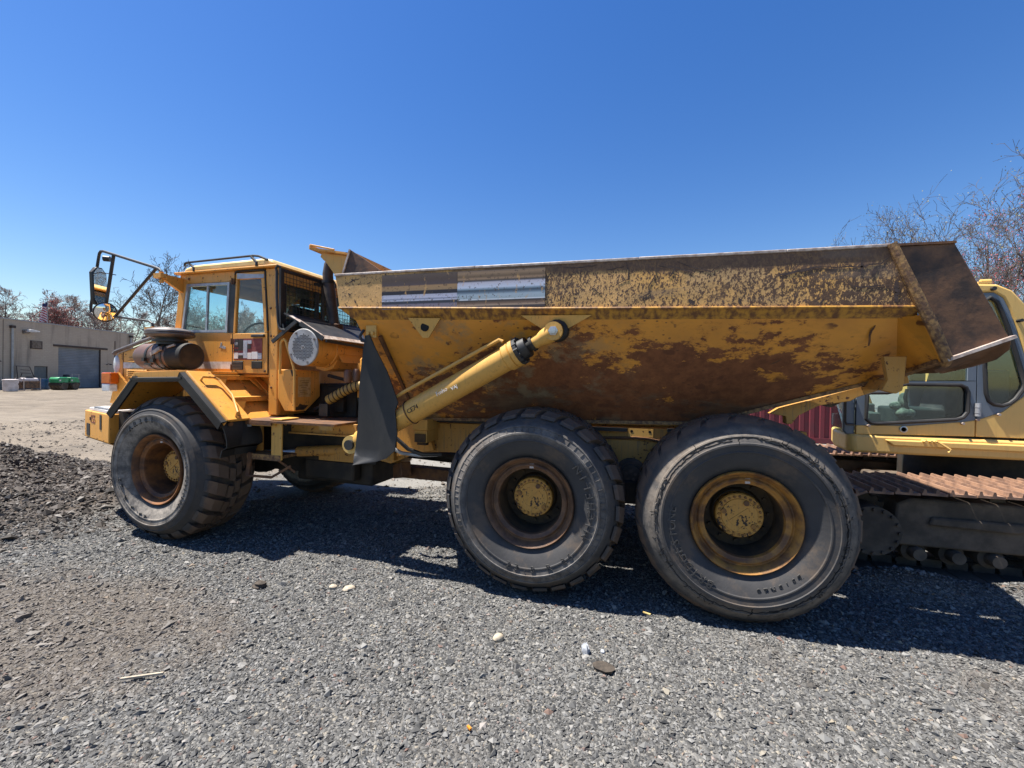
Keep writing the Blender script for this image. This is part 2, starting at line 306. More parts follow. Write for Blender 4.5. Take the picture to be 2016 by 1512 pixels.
def text_mb(txt, size, depth=0.003):                      # flat raised lettering in the local xy plane
    key = (txt, size, depth)
    if key not in _gl:
        c = bpy.data.curves.new('t', 'FONT'); c.body = txt; c.size = size; c.extrude = depth; c.align_x = 'CENTER'; c.resolution_u = 2
        o = bpy.data.objects.new('t', c); COL.objects.link(o); dg = bpy.context.evaluated_depsgraph_get(); dg.update()
        me = bpy.data.meshes.new_from_object(o.evaluated_get(dg))
        _gl[key] = ([tuple(v.co) for v in me.vertices], [tuple(p.vertices) for p in me.polygons])
        bpy.data.objects.remove(o); bpy.data.curves.remove(c); bpy.data.meshes.remove(me)
    return _gl[key]
def place_text(mb, txt, size, M, depth=0.003):
    v, f = text_mb(txt, size, depth); mb.add([M @ Vector(p) for p in v], f)
def basis(o, x, z):                                       # matrix: text x along x, facing z
    x = Vector(x).normalized(); z = Vector(z).normalized(); y = z.cross(x)
    return Matrix(((x.x, y.x, z.x, o[0]), (x.y, y.y, z.y, o[1]), (x.z, y.z, z.z, o[2]), (0, 0, 0, 1)))
# ================================================================== ARTICULATED DUMP TRUCK
YC = 1.38                                                 # centre line; the near rim plane is y = 0
FM = Matrix.Translation((-5.84, -0.04, 0)) @ Matrix.Rotation(R(-2.3), 4, 'Z')      # front unit frame: origin under the near front wheel
truck = thing('articulated_dump_truck', (-2.6, 1.38, 0), 'big worn yellow articulated dump truck with rusty tipping body parked on gravel', 'dump truck')

# ---- wheels
def sweep(mb, sec, a, d0, d1, skew):                      # section (r, y) swept between two angles
    vs = []
    for da in (d0, d1):
        for (r, y) in sec:
            t = a + da + skew * (y - 0.05); vs.append((r * math.sin(t), y, r * math.cos(t)))
    n = len(sec)
    mb.add(vs, [tuple(range(n - 1, -1, -1)), tuple(range(n, 2 * n))] + [(i, (i + 1) % n, n + (i + 1) % n, n + i) for i in range(n)])
half = [(0.375, 0.040), (0.392, 0.012), (0.43, -0.018), (0.49, -0.050), (0.530, -0.064), (0.535, -0.071), (0.543, -0.072), (0.548, -0.068),
        (0.588, -0.073), (0.592, -0.081), (0.606, -0.080), (0.611, -0.071), (0.650, -0.055), (0.654, -0.060), (0.664, -0.054), (0.668, -0.043), (0.70, -0.008), (0.735, 0.045), (0.752, 0.10), (0.754, 0.29)]
def tyre_mb(kind):
    hf = half[:-2] + [(0.738, 0.10), (0.738, 0.29)] if kind == 'front' else (half[:-4] + [(0.705, -0.006), (0.738, 0.034), (0.750, 0.075), (0.752, 0.29)] if kind == 'mid' else half[:-4] + [(0.71, -0.010), (0.745, 0.020), (0.764, 0.055), (0.774, 0.10), (0.775, 0.29)])
    mb = MB(); prof = hf + [(r, 0.58 - y) for r, y in reversed(hf[:-1])]
    mb.lathe(prof, (0, 0, 0), (0, 1, 0), 88, closed=True)
    if kind == 'mid':                                      # radial ticks on the moulded ring
        for k in range(64):
            a = 2 * math.pi * k / 64 + 0.02 * math.sin(k * 5)
            sweep(mb, [(0.612, -0.069), (0.612, -0.077), (0.648, -0.062), (0.648, -0.053)], a, -0.004, 0.004, 0)
    return mb
def surf_y(r):
    for (r0, y0), (r1, y1) in zip(half, half[1:]):
        if r0 <= r <= r1 and r1 > r0 + 1e-6: return y0 + (y1 - y0) * (r - r0) / (r1 - r0)
    return 0.0
def lettering_mb(kind):
    mb = MB()
    txt = {'front': [('AR301', 0.52, -17, 9.5, 0.085, 0), ('23.5 R 25', 0.50, 222, 8.0, 0.085, 0), ('RADIAL TUBELESS', 0.53, 92, 5.0, 0.05, 0)],
           'mid': [('MICHELIN', 0.50, 82, 8.5, 0.095, 1), ('23.5 R 25', 0.51, 166, 7.5, 0.075, 1)],
           'rear': [('BRIDGESTONE', 0.50, 243, 7.0, 0.09, 0), ('23.5R25', 0.470, 152, 6.0, 0.062, 0)]}[kind]
    for s_, r, th, step, size, flip in txt:
        n = len(s_)
        for i, ch in enumerate(s_):
            if ch == ' ': continue
            t = R(th + (i - (n - 1) / 2) * step * (-1 if flip else 1)); c, s2 = math.cos(t), math.sin(t)
            rr = r + (size * 0.7 if flip else 0)
            place_text(mb, ch, size, basis((rr * s2, surf_y(r + size * 0.35) - 0.001, rr * c), (-c, 0, s2) if flip else (c, 0, -s2), (0, -1, 0)), 0.005)
    return mb
def tread_mb(kind):
    mb = MB(); rng = random.Random(5)
    N = {'front': 25, 'mid': 27, 'rear': 24}[kind]; p = 2 * math.pi / N
    h = {'front': 0.799, 'mid': 0.798, 'rear': 0.797}[kind]; w = {'front': 0.34, 'mid': 0.35, 'rear': 0.39}[kind]
    low = {'front': 0.715, 'mid': 0.728, 'rear': 0.765}[kind]
    for k in range(N):
        a = k * p + rng.uniform(-0.01, 0.01); hh = h - rng.uniform(0, 0.006)
        so_ = [(low, 0.006), (low + 0.030, 0.020), (hh - 0.018, 0.050), (hh, 0.085), (hh, 0.20), (0.735, 0.20), (0.735, 0.06)] if kind != 'rear' else [(0.728, 0.012), (0.760, 0.040), (hh - 0.012, 0.075), (hh, 0.115), (hh, 0.20), (0.735, 0.20), (0.735, 0.08)]
        so_ = [(r, y - 0.01) if y < 0.03 else (r, y) for r, y in so_]
        sweep(mb, so_, a, -w * p, w * p, 0.55)
        sweep(mb, [(r, 0.58 - y) for r, y in so_], a + p * 0.5, -w * p, w * p, -0.55)
        sweep(mb, [(hh, 0.222), (hh, 0.285), (0.74, 0.285), (0.74, 0.222)], a + p * 0.15, -w * p, w * p, 0.4)
        sweep(mb, [(hh, 0.300), (hh, 0.358), (0.74, 0.358), (0.74, 0.300)], a + p * 0.65, -w * p, w * p, -0.4)
    return mb
RIM = [(0.370, 0.06), (0.386, 0.014), (0.390, -0.010), (0.382, -0.022), (0.368, -0.012), (0.352, 0.020), (0.343, 0.042), (0.333, 0.044), (0.324, 0.026), (0.314, 0.022), (0.304, 0.030),
       (0.292, 0.042), (0.284, 0.044), (0.279, 0.056), (0.278, 0.075)]
def crack_mb():                                           # sidewall cracks and a torn ring on the old rear tyre
    mb = MB(); rg = random.Random(8)
    def ys(r):
        for (r0, y0), (r1, y1) in zip(half, half[1:]):
            if r0 <= r <= r1 and r1 > r0 + 1e-6: return y0 + (y1 - y0) * (r - r0) / (r1 - r0) - 0.003
        return 0.02
    def strip(path, w):
        for (a0, r0), (a1, r1) in zip(path, path[1:]):
            p = Vector((r0 * math.sin(a0), ys(r0), r0 * math.cos(a0))); q = Vector((r1 * math.sin(a1), ys(r1), r1 * math.cos(a1)))
            if (q - p).length > 1e-4: mb.bar(p, q, w, 0.003, (0, 1, 0))
    for k in range(46):
        a = rg.uniform(0, 2 * math.pi); r = rg.uniform(0.60, 0.655); path = [(a, r)]
        for i in range(rg.randint(3, 6)): a += rg.uniform(-0.022, 0.022); r += rg.uniform(0.008, 0.022); path.append((a, min(r, 0.72)))
        strip(path, rg.uniform(0.0025, 0.005))
    for a0, a1, r in ((0.2, 2.9, 0.632), (2.6, 4.3, 0.64), (4.6, 6.1, 0.628), (5.5, 6.9, 0.645)):
        n = int((a1 - a0) / 0.03); strip([(a0 + (a1 - a0) * i / n, r + rg.uniform(-0.006, 0.006)) for i in range(n + 1)], 0.005)
    return mb
def flake_mb():
    mb = MB(); rg = random.Random(12)
    for a0, a1, r in ((1.35, 2.7, 0.640), (0.1, 1.0, 0.648), (4.4, 5.2, 0.648)):
        n = int((a1 - a0) / 0.022); pts = [(a0 + (a1 - a0) * i / n, r + rg.uniform(-0.007, 0.007)) for i in range(n + 1)]
        for (p, q) in zip(pts, pts[1:]):
            if rg.random() < 0.72: mb.bar((p[1] * math.sin(p[0]), -0.064, p[1] * math.cos(p[0])), (q[1] * math.sin(q[0]), -0.064, q[1] * math.cos(q[0])), rg.uniform(0.004, 0.009), 0.010, (0, 1, 0))
    return mb
WHEEL_MESH = {}
def wheel_meshes(kind):
    rm = {'front': 'rim_front', 'mid': 'rim_brown', 'rear': 'rim'}[kind]
    disc = MB().lathe([(0.2785, 0.074), (0.276, 0.12), (0.276, 0.302), (0.200, 0.302), (0.186, 0.268), (0.176, 0.262), (0.176, 0.32)], (0, 0, 0), (0, 1, 0), 40)
    for k in range(12):
        t = 2 * math.pi * k / 12; disc.cyl((0.232 * math.cos(t), 0.275, 0.232 * math.sin(t)), (0.232 * math.cos(t), 0.31, 0.232 * math.sin(t)), 0.016, 6)
    hub = MB().lathe([(0.176, 0.30), (0.176, 0.192), (0.168, 0.181), (0.134, 0.181), (0.130, 0.174), (0.09, 0.174), (0.088, 0.177), (0.0, 0.177)], (0, 0, 0), (0, 1, 0), 40)
    hub.bar((-0.075, 0.175, -0.05), (0.06, 0.175, 0.06), 0.012, 0.008, (0, 1, 0))
    bolt = MB()
    for k in range(24):
        t = 2 * math.pi * k / 24; bolt.tube([(0.151 * math.cos(t), 0.183, 0.151 * math.sin(t)), (0.151 * math.cos(t), 0.168, 0.151 * math.sin(t))], 0.0105, 6)
    for t, r in ((1.15, 0.112), (-0.65, 0.125), (2.9, 0.12)): bolt.cyl((r * math.cos(t), 0.178, r * math.sin(t)), (r * math.cos(t), 0.163, r * math.sin(t)), 0.021, 8)
    clip = MB().box(0.0, 0.034, 0.028, 0.07, 0.288, 0.328)
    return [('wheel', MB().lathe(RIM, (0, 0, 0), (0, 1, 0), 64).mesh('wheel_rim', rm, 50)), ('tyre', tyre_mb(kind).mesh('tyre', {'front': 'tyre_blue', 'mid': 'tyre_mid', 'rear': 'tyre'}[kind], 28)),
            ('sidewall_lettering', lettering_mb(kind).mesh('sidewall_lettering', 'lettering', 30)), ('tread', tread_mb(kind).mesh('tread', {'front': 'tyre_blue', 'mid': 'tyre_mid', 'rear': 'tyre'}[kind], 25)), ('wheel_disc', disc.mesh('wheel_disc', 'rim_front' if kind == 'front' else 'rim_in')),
            ('hub', hub.mesh('hub', 'hub')), ('hub_bolt', bolt.mesh('hub_bolt', 'rim')), ('rim_clip', clip.mesh('rim_clip', 'bare_edge'))] + ([('sidewall_crack', crack_mb().mesh('sidewall_crack', 'hole', 0)), ('torn_rubber', flake_mb().mesh('torn_rubber', 'tyre', 0))] if kind == 'rear' else [])
def wheel(kind, W, spin):
    if kind not in WHEEL_MESH: WHEEL_MESH[kind] = wheel_meshes(kind)
    W = W @ Matrix.Rotation(R(spin), 4, 'Y'); w = None
    for nm, me in WHEEL_MESH[kind]:
        o = link(nm, me, truck if w is None else w, W)
        if nm in ('hub_bolt', 'sidewall_lettering', 'sidewall_crack', 'torn_rubber'): o['kind'] = 'stuff'
        if w is None: w = o
    return w
T = Matrix.Translation; RZ = lambda a: Matrix.Rotation(R(a), 4, 'Z')
wheel('rear', T((0, 0, 0.79)), 0)['label'] = 'smooth worn rear wheel with cracked tyre'
wheel('mid', T((-1.67, 0, 0.79)), 0)['label'] = 'middle wheel with brown rusted rim'
wheel('front', FM @ T((0, 0, 0.79)), 0)
for X, k in ((0, 'rear'), (-1.67, 'mid')): wheel(k, T((X, 2 * YC, 0.79)) @ RZ(180), 40)
wheel('front', FM @ T((0, 2 * YC, 0.79)) @ RZ(180), 25)

# ---- tipping body
def side(f):                                              # the same builder for the near and the far side
    out = []
    for m in (0, 1):
        mb = MB(); f(mb); 
        if m: mb.v = [(x, 2 * YC - y, z) for x, y, z in mb.v]
        out.append(mb)
    return out
body = part('dump_body', MB().prism([(-3.42, 2.38), (-3.05, 1.46), (-0.1, 1.50), (0.21, 1.62), (1.22, 2.0), (1.22, 2.05), (0.2, 1.68), (-0.1, 1.56), (-3.0, 1.53), (-3.36, 2.38)], 'y', 0.72, 2.04), 'dark_rust', truck)
def upper(mb):
    f = [(-3.544, -0.100, 2.784), (-3.496, -0.100, 2.482), (-1.636, -0.100, 2.424), (0.991, -0.100, 2.362), (0.832, -0.100, 2.774), (-1.531, -0.100, 2.779)]
    mb.slab(f, (0, 0.05, 0))
for mb in side(upper): part('upper_side_panel', mb, 'body_upper', body, bevel=0.008)
def capr(mb):
    for a, b in (((-3.550, 2.791), (-2.145, 2.791)), ((-2.145, 2.790), (-0.802, 2.785)), ((-0.802, 2.787), (0.205, 2.781)), ((0.205, 2.781), (0.847, 2.780))):
        mb.bar((a[0], -0.065, a[1]), (b[0], -0.065, b[1]), 0.085, 0.022)
for mb in side(capr): part('top_rail', mb, 'bare_edge', body, bevel=0.005)
def ledge(mb):
    v = [(-3.496, -0.100, 2.480), (-1.636, -0.100, 2.422), (0.991, -0.100, 2.359), (1.011, -0.030, 2.295), (-1.627, -0.030, 2.341), (-3.373, -0.030, 2.377)]
    mb.slab(v, (0, 0.05, 0.02))
    mb.tube([(-3.496, -0.103, 2.482), (-1.636, -0.103, 2.424), (0.990, -0.103, 2.362)], 0.011, 6)
for mb in side(ledge): part('ledge', mb, 'ledge', body)
def lower(mb):
    v = [(-3.364, -0.030, 2.377), (-3.216, 0.610, 1.423), (-2.762, 0.630, 1.402), (-0.620, 0.630, 1.449), (-0.139, 0.630, 1.485), (0.257, 0.630, 1.611), (1.204, 0.570, 1.908), (0.906, -0.030, 2.302), (-1.627, -0.030, 2.341)]
    mb.slab(v, (0, 0.04, 0.01))
    mb.slab([(0.906, -0.030, 2.302), (1.204, 0.570, 1.908), (1.155, -0.040, 2.003), (1.020, -0.080, 2.310)], (0.0, 0.03, 0.01))
for mb in side(lower): part('lower_side_panel', mb, 'body_lower', body)
def rib(mb): mb.bar((-3.147, 0.040, 2.227), (-3.052, 0.580, 1.487), 0.03, 0.035, (0, 1, 0.3))
for mb in side(rib): part('front_rib', mb, 'rust', body)
def flange(mb):
    mb.bar((-0.068, 0.610, 1.512), (0.255, 0.610, 1.619), 0.07, 0.03); mb.bar((0.255, 0.610, 1.619), (1.215, 0.570, 1.918), 0.075, 0.03); mb.bar((1.215, 0.570, 1.918), (1.161, -0.010, 2.003), 0.06, 0.03)
    mb.bar((-3.044, 0.630, 1.400), (-0.066, 0.630, 1.472), 0.06, 0.03)
for mb in side(flange): part('bottom_flange', mb, 'rust_edge', body)
def tailbeam(mb):
    mb.slab([(0.40, 0.650, 1.625), (1.317, 0.650, 1.934), (1.338, 0.650, 1.86), (1.20, 0.650, 1.825), (0.98, 0.650, 1.735), (0.93, 0.650, 1.70), (0.70, 0.650, 1.655), (0.55, 0.650, 1.565), (0.50, 0.650, 1.49), (0.46, 0.650, 1.49), (0.455, 0.650, 1.555), (0.33, 0.650, 1.575)], (0, 0.10, 0))
for mb in side(tailbeam): part('tail_beam', mb, 'yellow_frame', body, bevel=0.006)
part('front_wall', MB().slab([(-3.364, -0.030, 2.396), (-3.200, 0.630, 1.422), (-3.200, 2.130, 1.422), (-3.364, 2.790, 2.396), (-3.544, 2.850, 2.760), (-3.544, -0.090, 2.760)], (0.04, 0, 0.015)), 'yellow_frame', body)
def post(mb):
    mb.tube([(0.827, -0.105, 2.789), (0.914, -0.115, 2.568), (0.995, -0.120, 2.367), (1.076, -0.115, 2.185), (1.149, -0.100, 2.007), (1.159, -0.060, 1.984)], [0.03, 0.032, 0.034, 0.034, 0.032, 0.026], 10)
for mb in side(post): part('corner_post', mb, 'rust_edge', body)
def wing(mb):
    mb.slab([(0.842, -0.090, 2.774), (1.149, -0.080, 2.012), (1.455, -0.120, 2.151), (1.163, -0.120, 2.765)], (0, 0.035, 0))
for mb in side(wing): part('tail_wing', mb, 'dark_rust', body, bevel=0.006)
def wedge(mb): mb.bar((0.857, -0.080, 2.781), (1.168, -0.105, 2.771), 0.05, 0.016)
for mb in side(wedge): part('wing_top_edge', mb, 'rust', body)
def lip(mb): mb.bar((1.139, -0.105, 2.007), (1.464, -0.140, 2.154), 0.05, 0.02)
for mb in side(lip): part('tail_lip', mb, 'bare_edge', body)
def chute(mb):
    p = [(1.159, -0.085, 1.991), (1.240, -0.095, 2.031), (1.355, -0.110, 2.083), (1.465, -0.120, 2.132), (1.472, -0.100, 2.075), (1.438, -0.050, 2.012), (1.382, 0.050, 1.971), (1.272, 0.170, 1.924), (1.211, 0.130, 1.948)]
    mb.slab(p, (0, 0.04, 0.012))
for mb in side(chute): part('tail_chute', mb, 'dark_rust', body, bevel=0.005)
part('tail_floor', MB().slab([(1.201, 0.130, 1.963), (1.462, -0.050, 2.099), (1.462, 2.810, 2.099), (1.201, 2.630, 1.963)], (0.02, 0, -0.035)), 'dark_rust', body)
def gusset(mb):
    mb.slab([(-2.797, -0.065, 2.377), (-2.663, -0.035, 2.199), (-2.606, -0.035, 2.199), (-2.481, -0.065, 2.367)], (0, 0.02, 0.004))
for mb in side(gusset): part('body_gusset', mb, 'yellow_cyl', body)
def gholes(mb): mb.cyl((-2.634, -0.056, 2.295), (-2.635, -0.040, 2.295), 0.04, 16)
for mb in side(gholes): part('gusset_hole', mb, 'hole', body)
def hbr(mb):
    mb.slab([(-1.742, -0.075, 2.372), (-1.531, -0.050, 2.238), (-1.416, -0.050, 2.223), (-1.339, -0.050, 2.267), (-1.157, -0.075, 2.362)], (0, 0.05, 0.01))
for mb in side(hbr): part('hoist_bracket', mb, 'yellow_cyl', body)
def lugf(mb):
    mb.slab([(0.905, 0.12, 2.045), (1.044, 0.12, 2.045), (1.031, 0.12, 1.877), (1.022, 0.12, 1.802), (0.984, 0.12, 1.778), (0.898, 0.12, 1.802), (0.933, 0.12, 1.877)], (0, 0.05, 0))
    mb.slab([(0.90, 0.17, 1.80), (0.99, 0.17, 1.785), (1.02, 0.17, 1.87), (0.94, 0.17, 1.87)], (0.1, 0.5, 0.02))
for mb in side(lugf): part('pivot_lug', mb, 'yellow_frame', body, bevel=0.005)
def ear(mb):
    mb.slab([(0.714, 0.770, 1.716), (1.045, 0.770, 1.861), (1.108, 0.770, 1.799), (0.983, 0.770, 1.757), (0.900, 0.770, 1.675), (0.838, 0.770, 1.638), (0.776, 0.770, 1.654)], (0, 0.05, 0)); 
for mb in side(ear): part('pivot_ear', mb, 'dark_rust', body)
# rock guard over the cab
GP = [(-3.90, 2.985), (-3.815, 3.22), (-3.45, 2.985), (-3.45, 2.70), (-3.78, 2.70)]
part('rock_guard', MB().prism(GP, 'y', 0.5, 0.53), 'dark_rust', body); part('rock_guard', MB().prism(GP, 'y', 2.23, 2.26), 'dark_rust', body)
part('guard_front_edge', MB().bar((-3.905, 0.494, 2.97), (-3.818, 0.494, 3.225), 0.014, 0.02), 'bare_edge', body)
part('guard_wall', MB().slab([(-3.78, 0.53, 2.70), (-3.90, 0.53, 2.985), (-3.82, 0.53, 3.215), (-3.82, 2.23, 3.215), (-3.90, 2.23, 2.985), (-3.78, 2.23, 2.70)], (-0.02, 0, 0)), 'yellow', body)
can = MB()
ys = [0.5 + i * 1.76 / 11 for i in range(12)]; dz = [0.0, 0.005, -0.008, 0.0, -0.012, 0.004, -0.006, 0.008, -0.004, 0.002, -0.006, 0]
top = [(-4.335, y, 3.262 + dz[i]) for i, y in enumerate(ys)]; bot = [(-3.83, y, 3.17) for y in ys]
for i in range(11): can.slab([top[i], top[i + 1], bot[i + 1], bot[i]], (0, 0, 0.022))
part('guard_canopy', can, 'yellow', body)
part('canopy_lip', MB().bar((-4.34, 0.495, 3.285), (-4.34, 2.26, 3.285), 0.022, 0.05).bar((-4.34, 0.5, 3.31), (-4.02, 0.5, 3.235), 0.014, 0.02), 'yellow', body, bevel=0.004)
gs = [(-4.235, 3.225), (-4.25, 3.19)]
for k in range(9):
    t = k / 8; gs.append((-4.21 + 0.27 * (1 - math.cos(t * math.pi / 2)) * 0.45 + 0.16 * t, 3.15 - 0.36 * t ** 1.5))
gs += [(-3.80, 2.79), (-3.88, 2.985), (-3.84, 3.17)]
for y in (0.56, 2.18): part('canopy_gusset', MB().prism(gs, 'y', y, y + 0.02), 'yellow_cyl', body)
# printed vinyl band on the upper panel, weathered to streaks
def decal_mat(name, stops, seed):
    n = Nt(name, 0.55); X, Y, Z = n.sep()
    t = n.ramp(Z, 2.46, 2.82); nn = n.t.nodes.new('ShaderNodeMapRange'); n.put(nn, 0, Z); nn.inputs[1].default_value = 2.415; nn.inputs[2].default_value = 2.78
    cr = n.cramp(nn.outputs[0], stops); n.t.nodes[-1].color_ramp.interpolation = 'LINEAR'
    col = n.mix(n.ramp(n.noise(9, 5, 0.7, n.map((1.6, 1, 0.5))), 0.60, 0.66, 0, 0.75), cr, (0.58, 0.33, 0.11))
    col = n.mix(n.ramp(n.noise(42, 5, 0.75), 0.585, 0.61, 0, 0.9), col, (0.06, 0.035, 0.022))
    return n.out(col)
D1 = [(0.00, (0.10, 0.07, 0.09)), (0.04, (0.19, 0.17, 0.19)), (0.20, (0.20, 0.17, 0.21)), (0.235, (0.02, 0.025, 0.04)), (0.28, (0.03, 0.035, 0.05)), (0.30, (0.55, 0.56, 0.66)), (0.335, (0.2, 0.22, 0.3)), (0.37, (0.5, 0.5, 0.6)),
      (0.44, (0.42, 0.42, 0.5)), (0.455, (0.006, 0.007, 0.015)), (0.53, (0.012, 0.01, 0.018)), (0.55, (0.30, 0.19, 0.09)), (0.65, (0.34, 0.20, 0.085)), (0.68, (0.075, 0.05, 0.05)), (0.80, (0.075, 0.045, 0.03)), (1.0, (0.11, 0.075, 0.055))]
D2 = [(0.0, (0.12, 0.08, 0.10)), (0.05, (0.05, 0.035, 0.045)), (0.11, (0.05, 0.04, 0.04)), (0.13, (0.4, 0.28, 0.19)), (0.18, (0.16, 0.095, 0.06)), (0.245, (0.02, 0.016, 0.015)), (0.265, (0.72, 0.75, 0.77)), (0.285, (0.33, 0.40, 0.43)), (0.38, (0.35, 0.43, 0.48)), (0.43, (0.11, 0.16, 0.21)),
      (0.475, (0.035, 0.06, 0.085)), (0.51, (0.20, 0.28, 0.35)), (0.55, (0.55, 0.60, 0.7)), (0.66, (0.5, 0.47, 0.53)), (0.70, (0.03, 0.03, 0.032)), (0.75, (0.32, 0.2, 0.11)), (0.80, (0.13, 0.08, 0.04)), (0.88, (0.28, 0.18, 0.10)), (1.0, (0.10, 0.07, 0.06))]
def pick(st): return st if len(st) <= 32 else st[:32]
part('vinyl_band', MB().box(-3.041, -2.307, -0.1055, -0.1015, 2.451, 2.760), decal_mat('streaked_dark_vinyl', pick(D1), 1), body)
part('vinyl_band', MB().box(-2.305, -1.536, -0.1055, -0.1015, 2.439, 2.760), decal_mat('streaked_pale_vinyl', pick(D2), 2), body)

# ---- gouges and scrapes in the plates
def gouge(name, pts, nrm, w, mat):
    mb = MB(); P = [Vector(p) for p in pts]; n_ = Vector(nrm).normalized(); Q = []
    for i in range(len(P) - 1):
        for k in range(3): Q.append(P[i].lerp(P[i + 1], k / 3) + Vector((math.sin(i * 7 + k * 3) * 0.004, 0, math.cos(i * 5 + k * 2) * 0.004)))
    Q.append(P[-1]); m = len(Q)
    for i in range(m - 1):
        d = (Q[i + 1] - Q[i]).normalized(); s_ = d.cross(n_); f = lambda j: w * (0.35 + 0.65 * math.sin(math.pi * (j + 0.4) / m)) * (0.7 + 0.5 * abs(math.sin(j * 2.3)))
        mb.slab([Q[i] - s_ * f(i) + n_ * 0.001, Q[i] + s_ * f(i) + n_ * 0.001, Q[i + 1] + s_ * f(i + 1) + n_ * 0.001, Q[i + 1] - s_ * f(i + 1) + n_ * 0.001], n_ * 0.0012)
    part(name, mb, mat, body, smooth=0)
for w, pts in ((4, [(-0.897, 2.759), (-0.877, 2.693), (-0.884, 2.629), (-0.957, 2.603)]), (4, [(-0.674, 2.741), (-0.677, 2.649), (-0.72, 2.593), (-0.73, 2.512), (-0.769, 2.49), (-0.757, 2.437)]), (4, [(-0.657, 2.717), (-0.548, 2.705), (-0.462, 2.678), (-0.408, 2.647)]),
        (3, [(-1.052, 2.714), (-0.983, 2.716), (-0.914, 2.731)]), (9, [(0.154, 2.614), (0.243, 2.624), (0.343, 2.648), (0.418, 2.658)]), (5, [(0.418, 2.658), (0.552, 2.647), (0.67, 2.648), (0.772, 2.663), (0.826, 2.707)]), (5, [(-0.584, 2.621), (-0.537, 2.699)]), (4, [(-0.527, 2.744), (-0.367, 2.679), (-0.284, 2.663), (-0.223, 2.705)]),
        (3, [(-1.167, 2.582), (-1.084, 2.519)]), (9, [(-0.097, 2.455), (-0.086, 2.409)]), (5, [(0.403, 2.38), (0.439, 2.432)]), (14, [(-0.437, 2.456), (-0.399, 2.421)]), (7, [(0.659, 2.682), (0.66, 2.589)]), (12, [(0.72, 2.563), (0.742, 2.639)]), (14, [(0.857, 2.541), (0.865, 2.46), (0.857, 2.395)]), (5, [(0.588, 2.522), (0.675, 2.502), (0.728, 2.512), (0.819, 2.504)]), (3, [(-1.387, 2.744), (-1.23, 2.741), (-1.123, 2.754)]),
        (4, [(-3.42, 2.70), (-3.35, 2.73), (-3.28, 2.745)]), (7, [(-3.40, 2.61), (-3.37, 2.60)]), (6, [(-3.33, 2.55), (-3.31, 2.52)]), (4, [(-3.2, 2.69), (-3.16, 2.71)]), (5, [(-3.43, 2.52), (-3.40, 2.48)])):
    gouge('gouge', [(x, -0.1, z) for x, z in pts], (0, -1, 0), w * 0.001, 'gouge_dark')
for w, pts in ((4, [(-0.82, -0.01, 2.305), (-0.737, 0.036, 2.243), (-0.7, 0.073, 2.192), (-0.647, 0.082, 2.18), (-0.598, 0.111, 2.14)]), (5, [(-0.447, 0.132, 2.11), (-0.288, 0.139, 2.098), (-0.148, 0.129, 2.109), (-0.016, 0.099, 2.147)]), (8, [(0.796, 0.008, 2.253), (0.781, 0.033, 2.22), (0.803, 0.107, 2.121)]),
        (5, [(0.28, 0.182, 2.03), (0.197, 0.218, 1.984)]), (7, [(-2.79, 0.195, 2.068), (-2.626, 0.281, 1.95), (-2.543, 0.363, 1.838)]), (6, [(-2.66, 0.214, 2.04), (-2.562, 0.345, 1.863)])):
    gouge('scrape', pts, (-0.01, -0.80, -0.60), w * 0.001, 'rust')

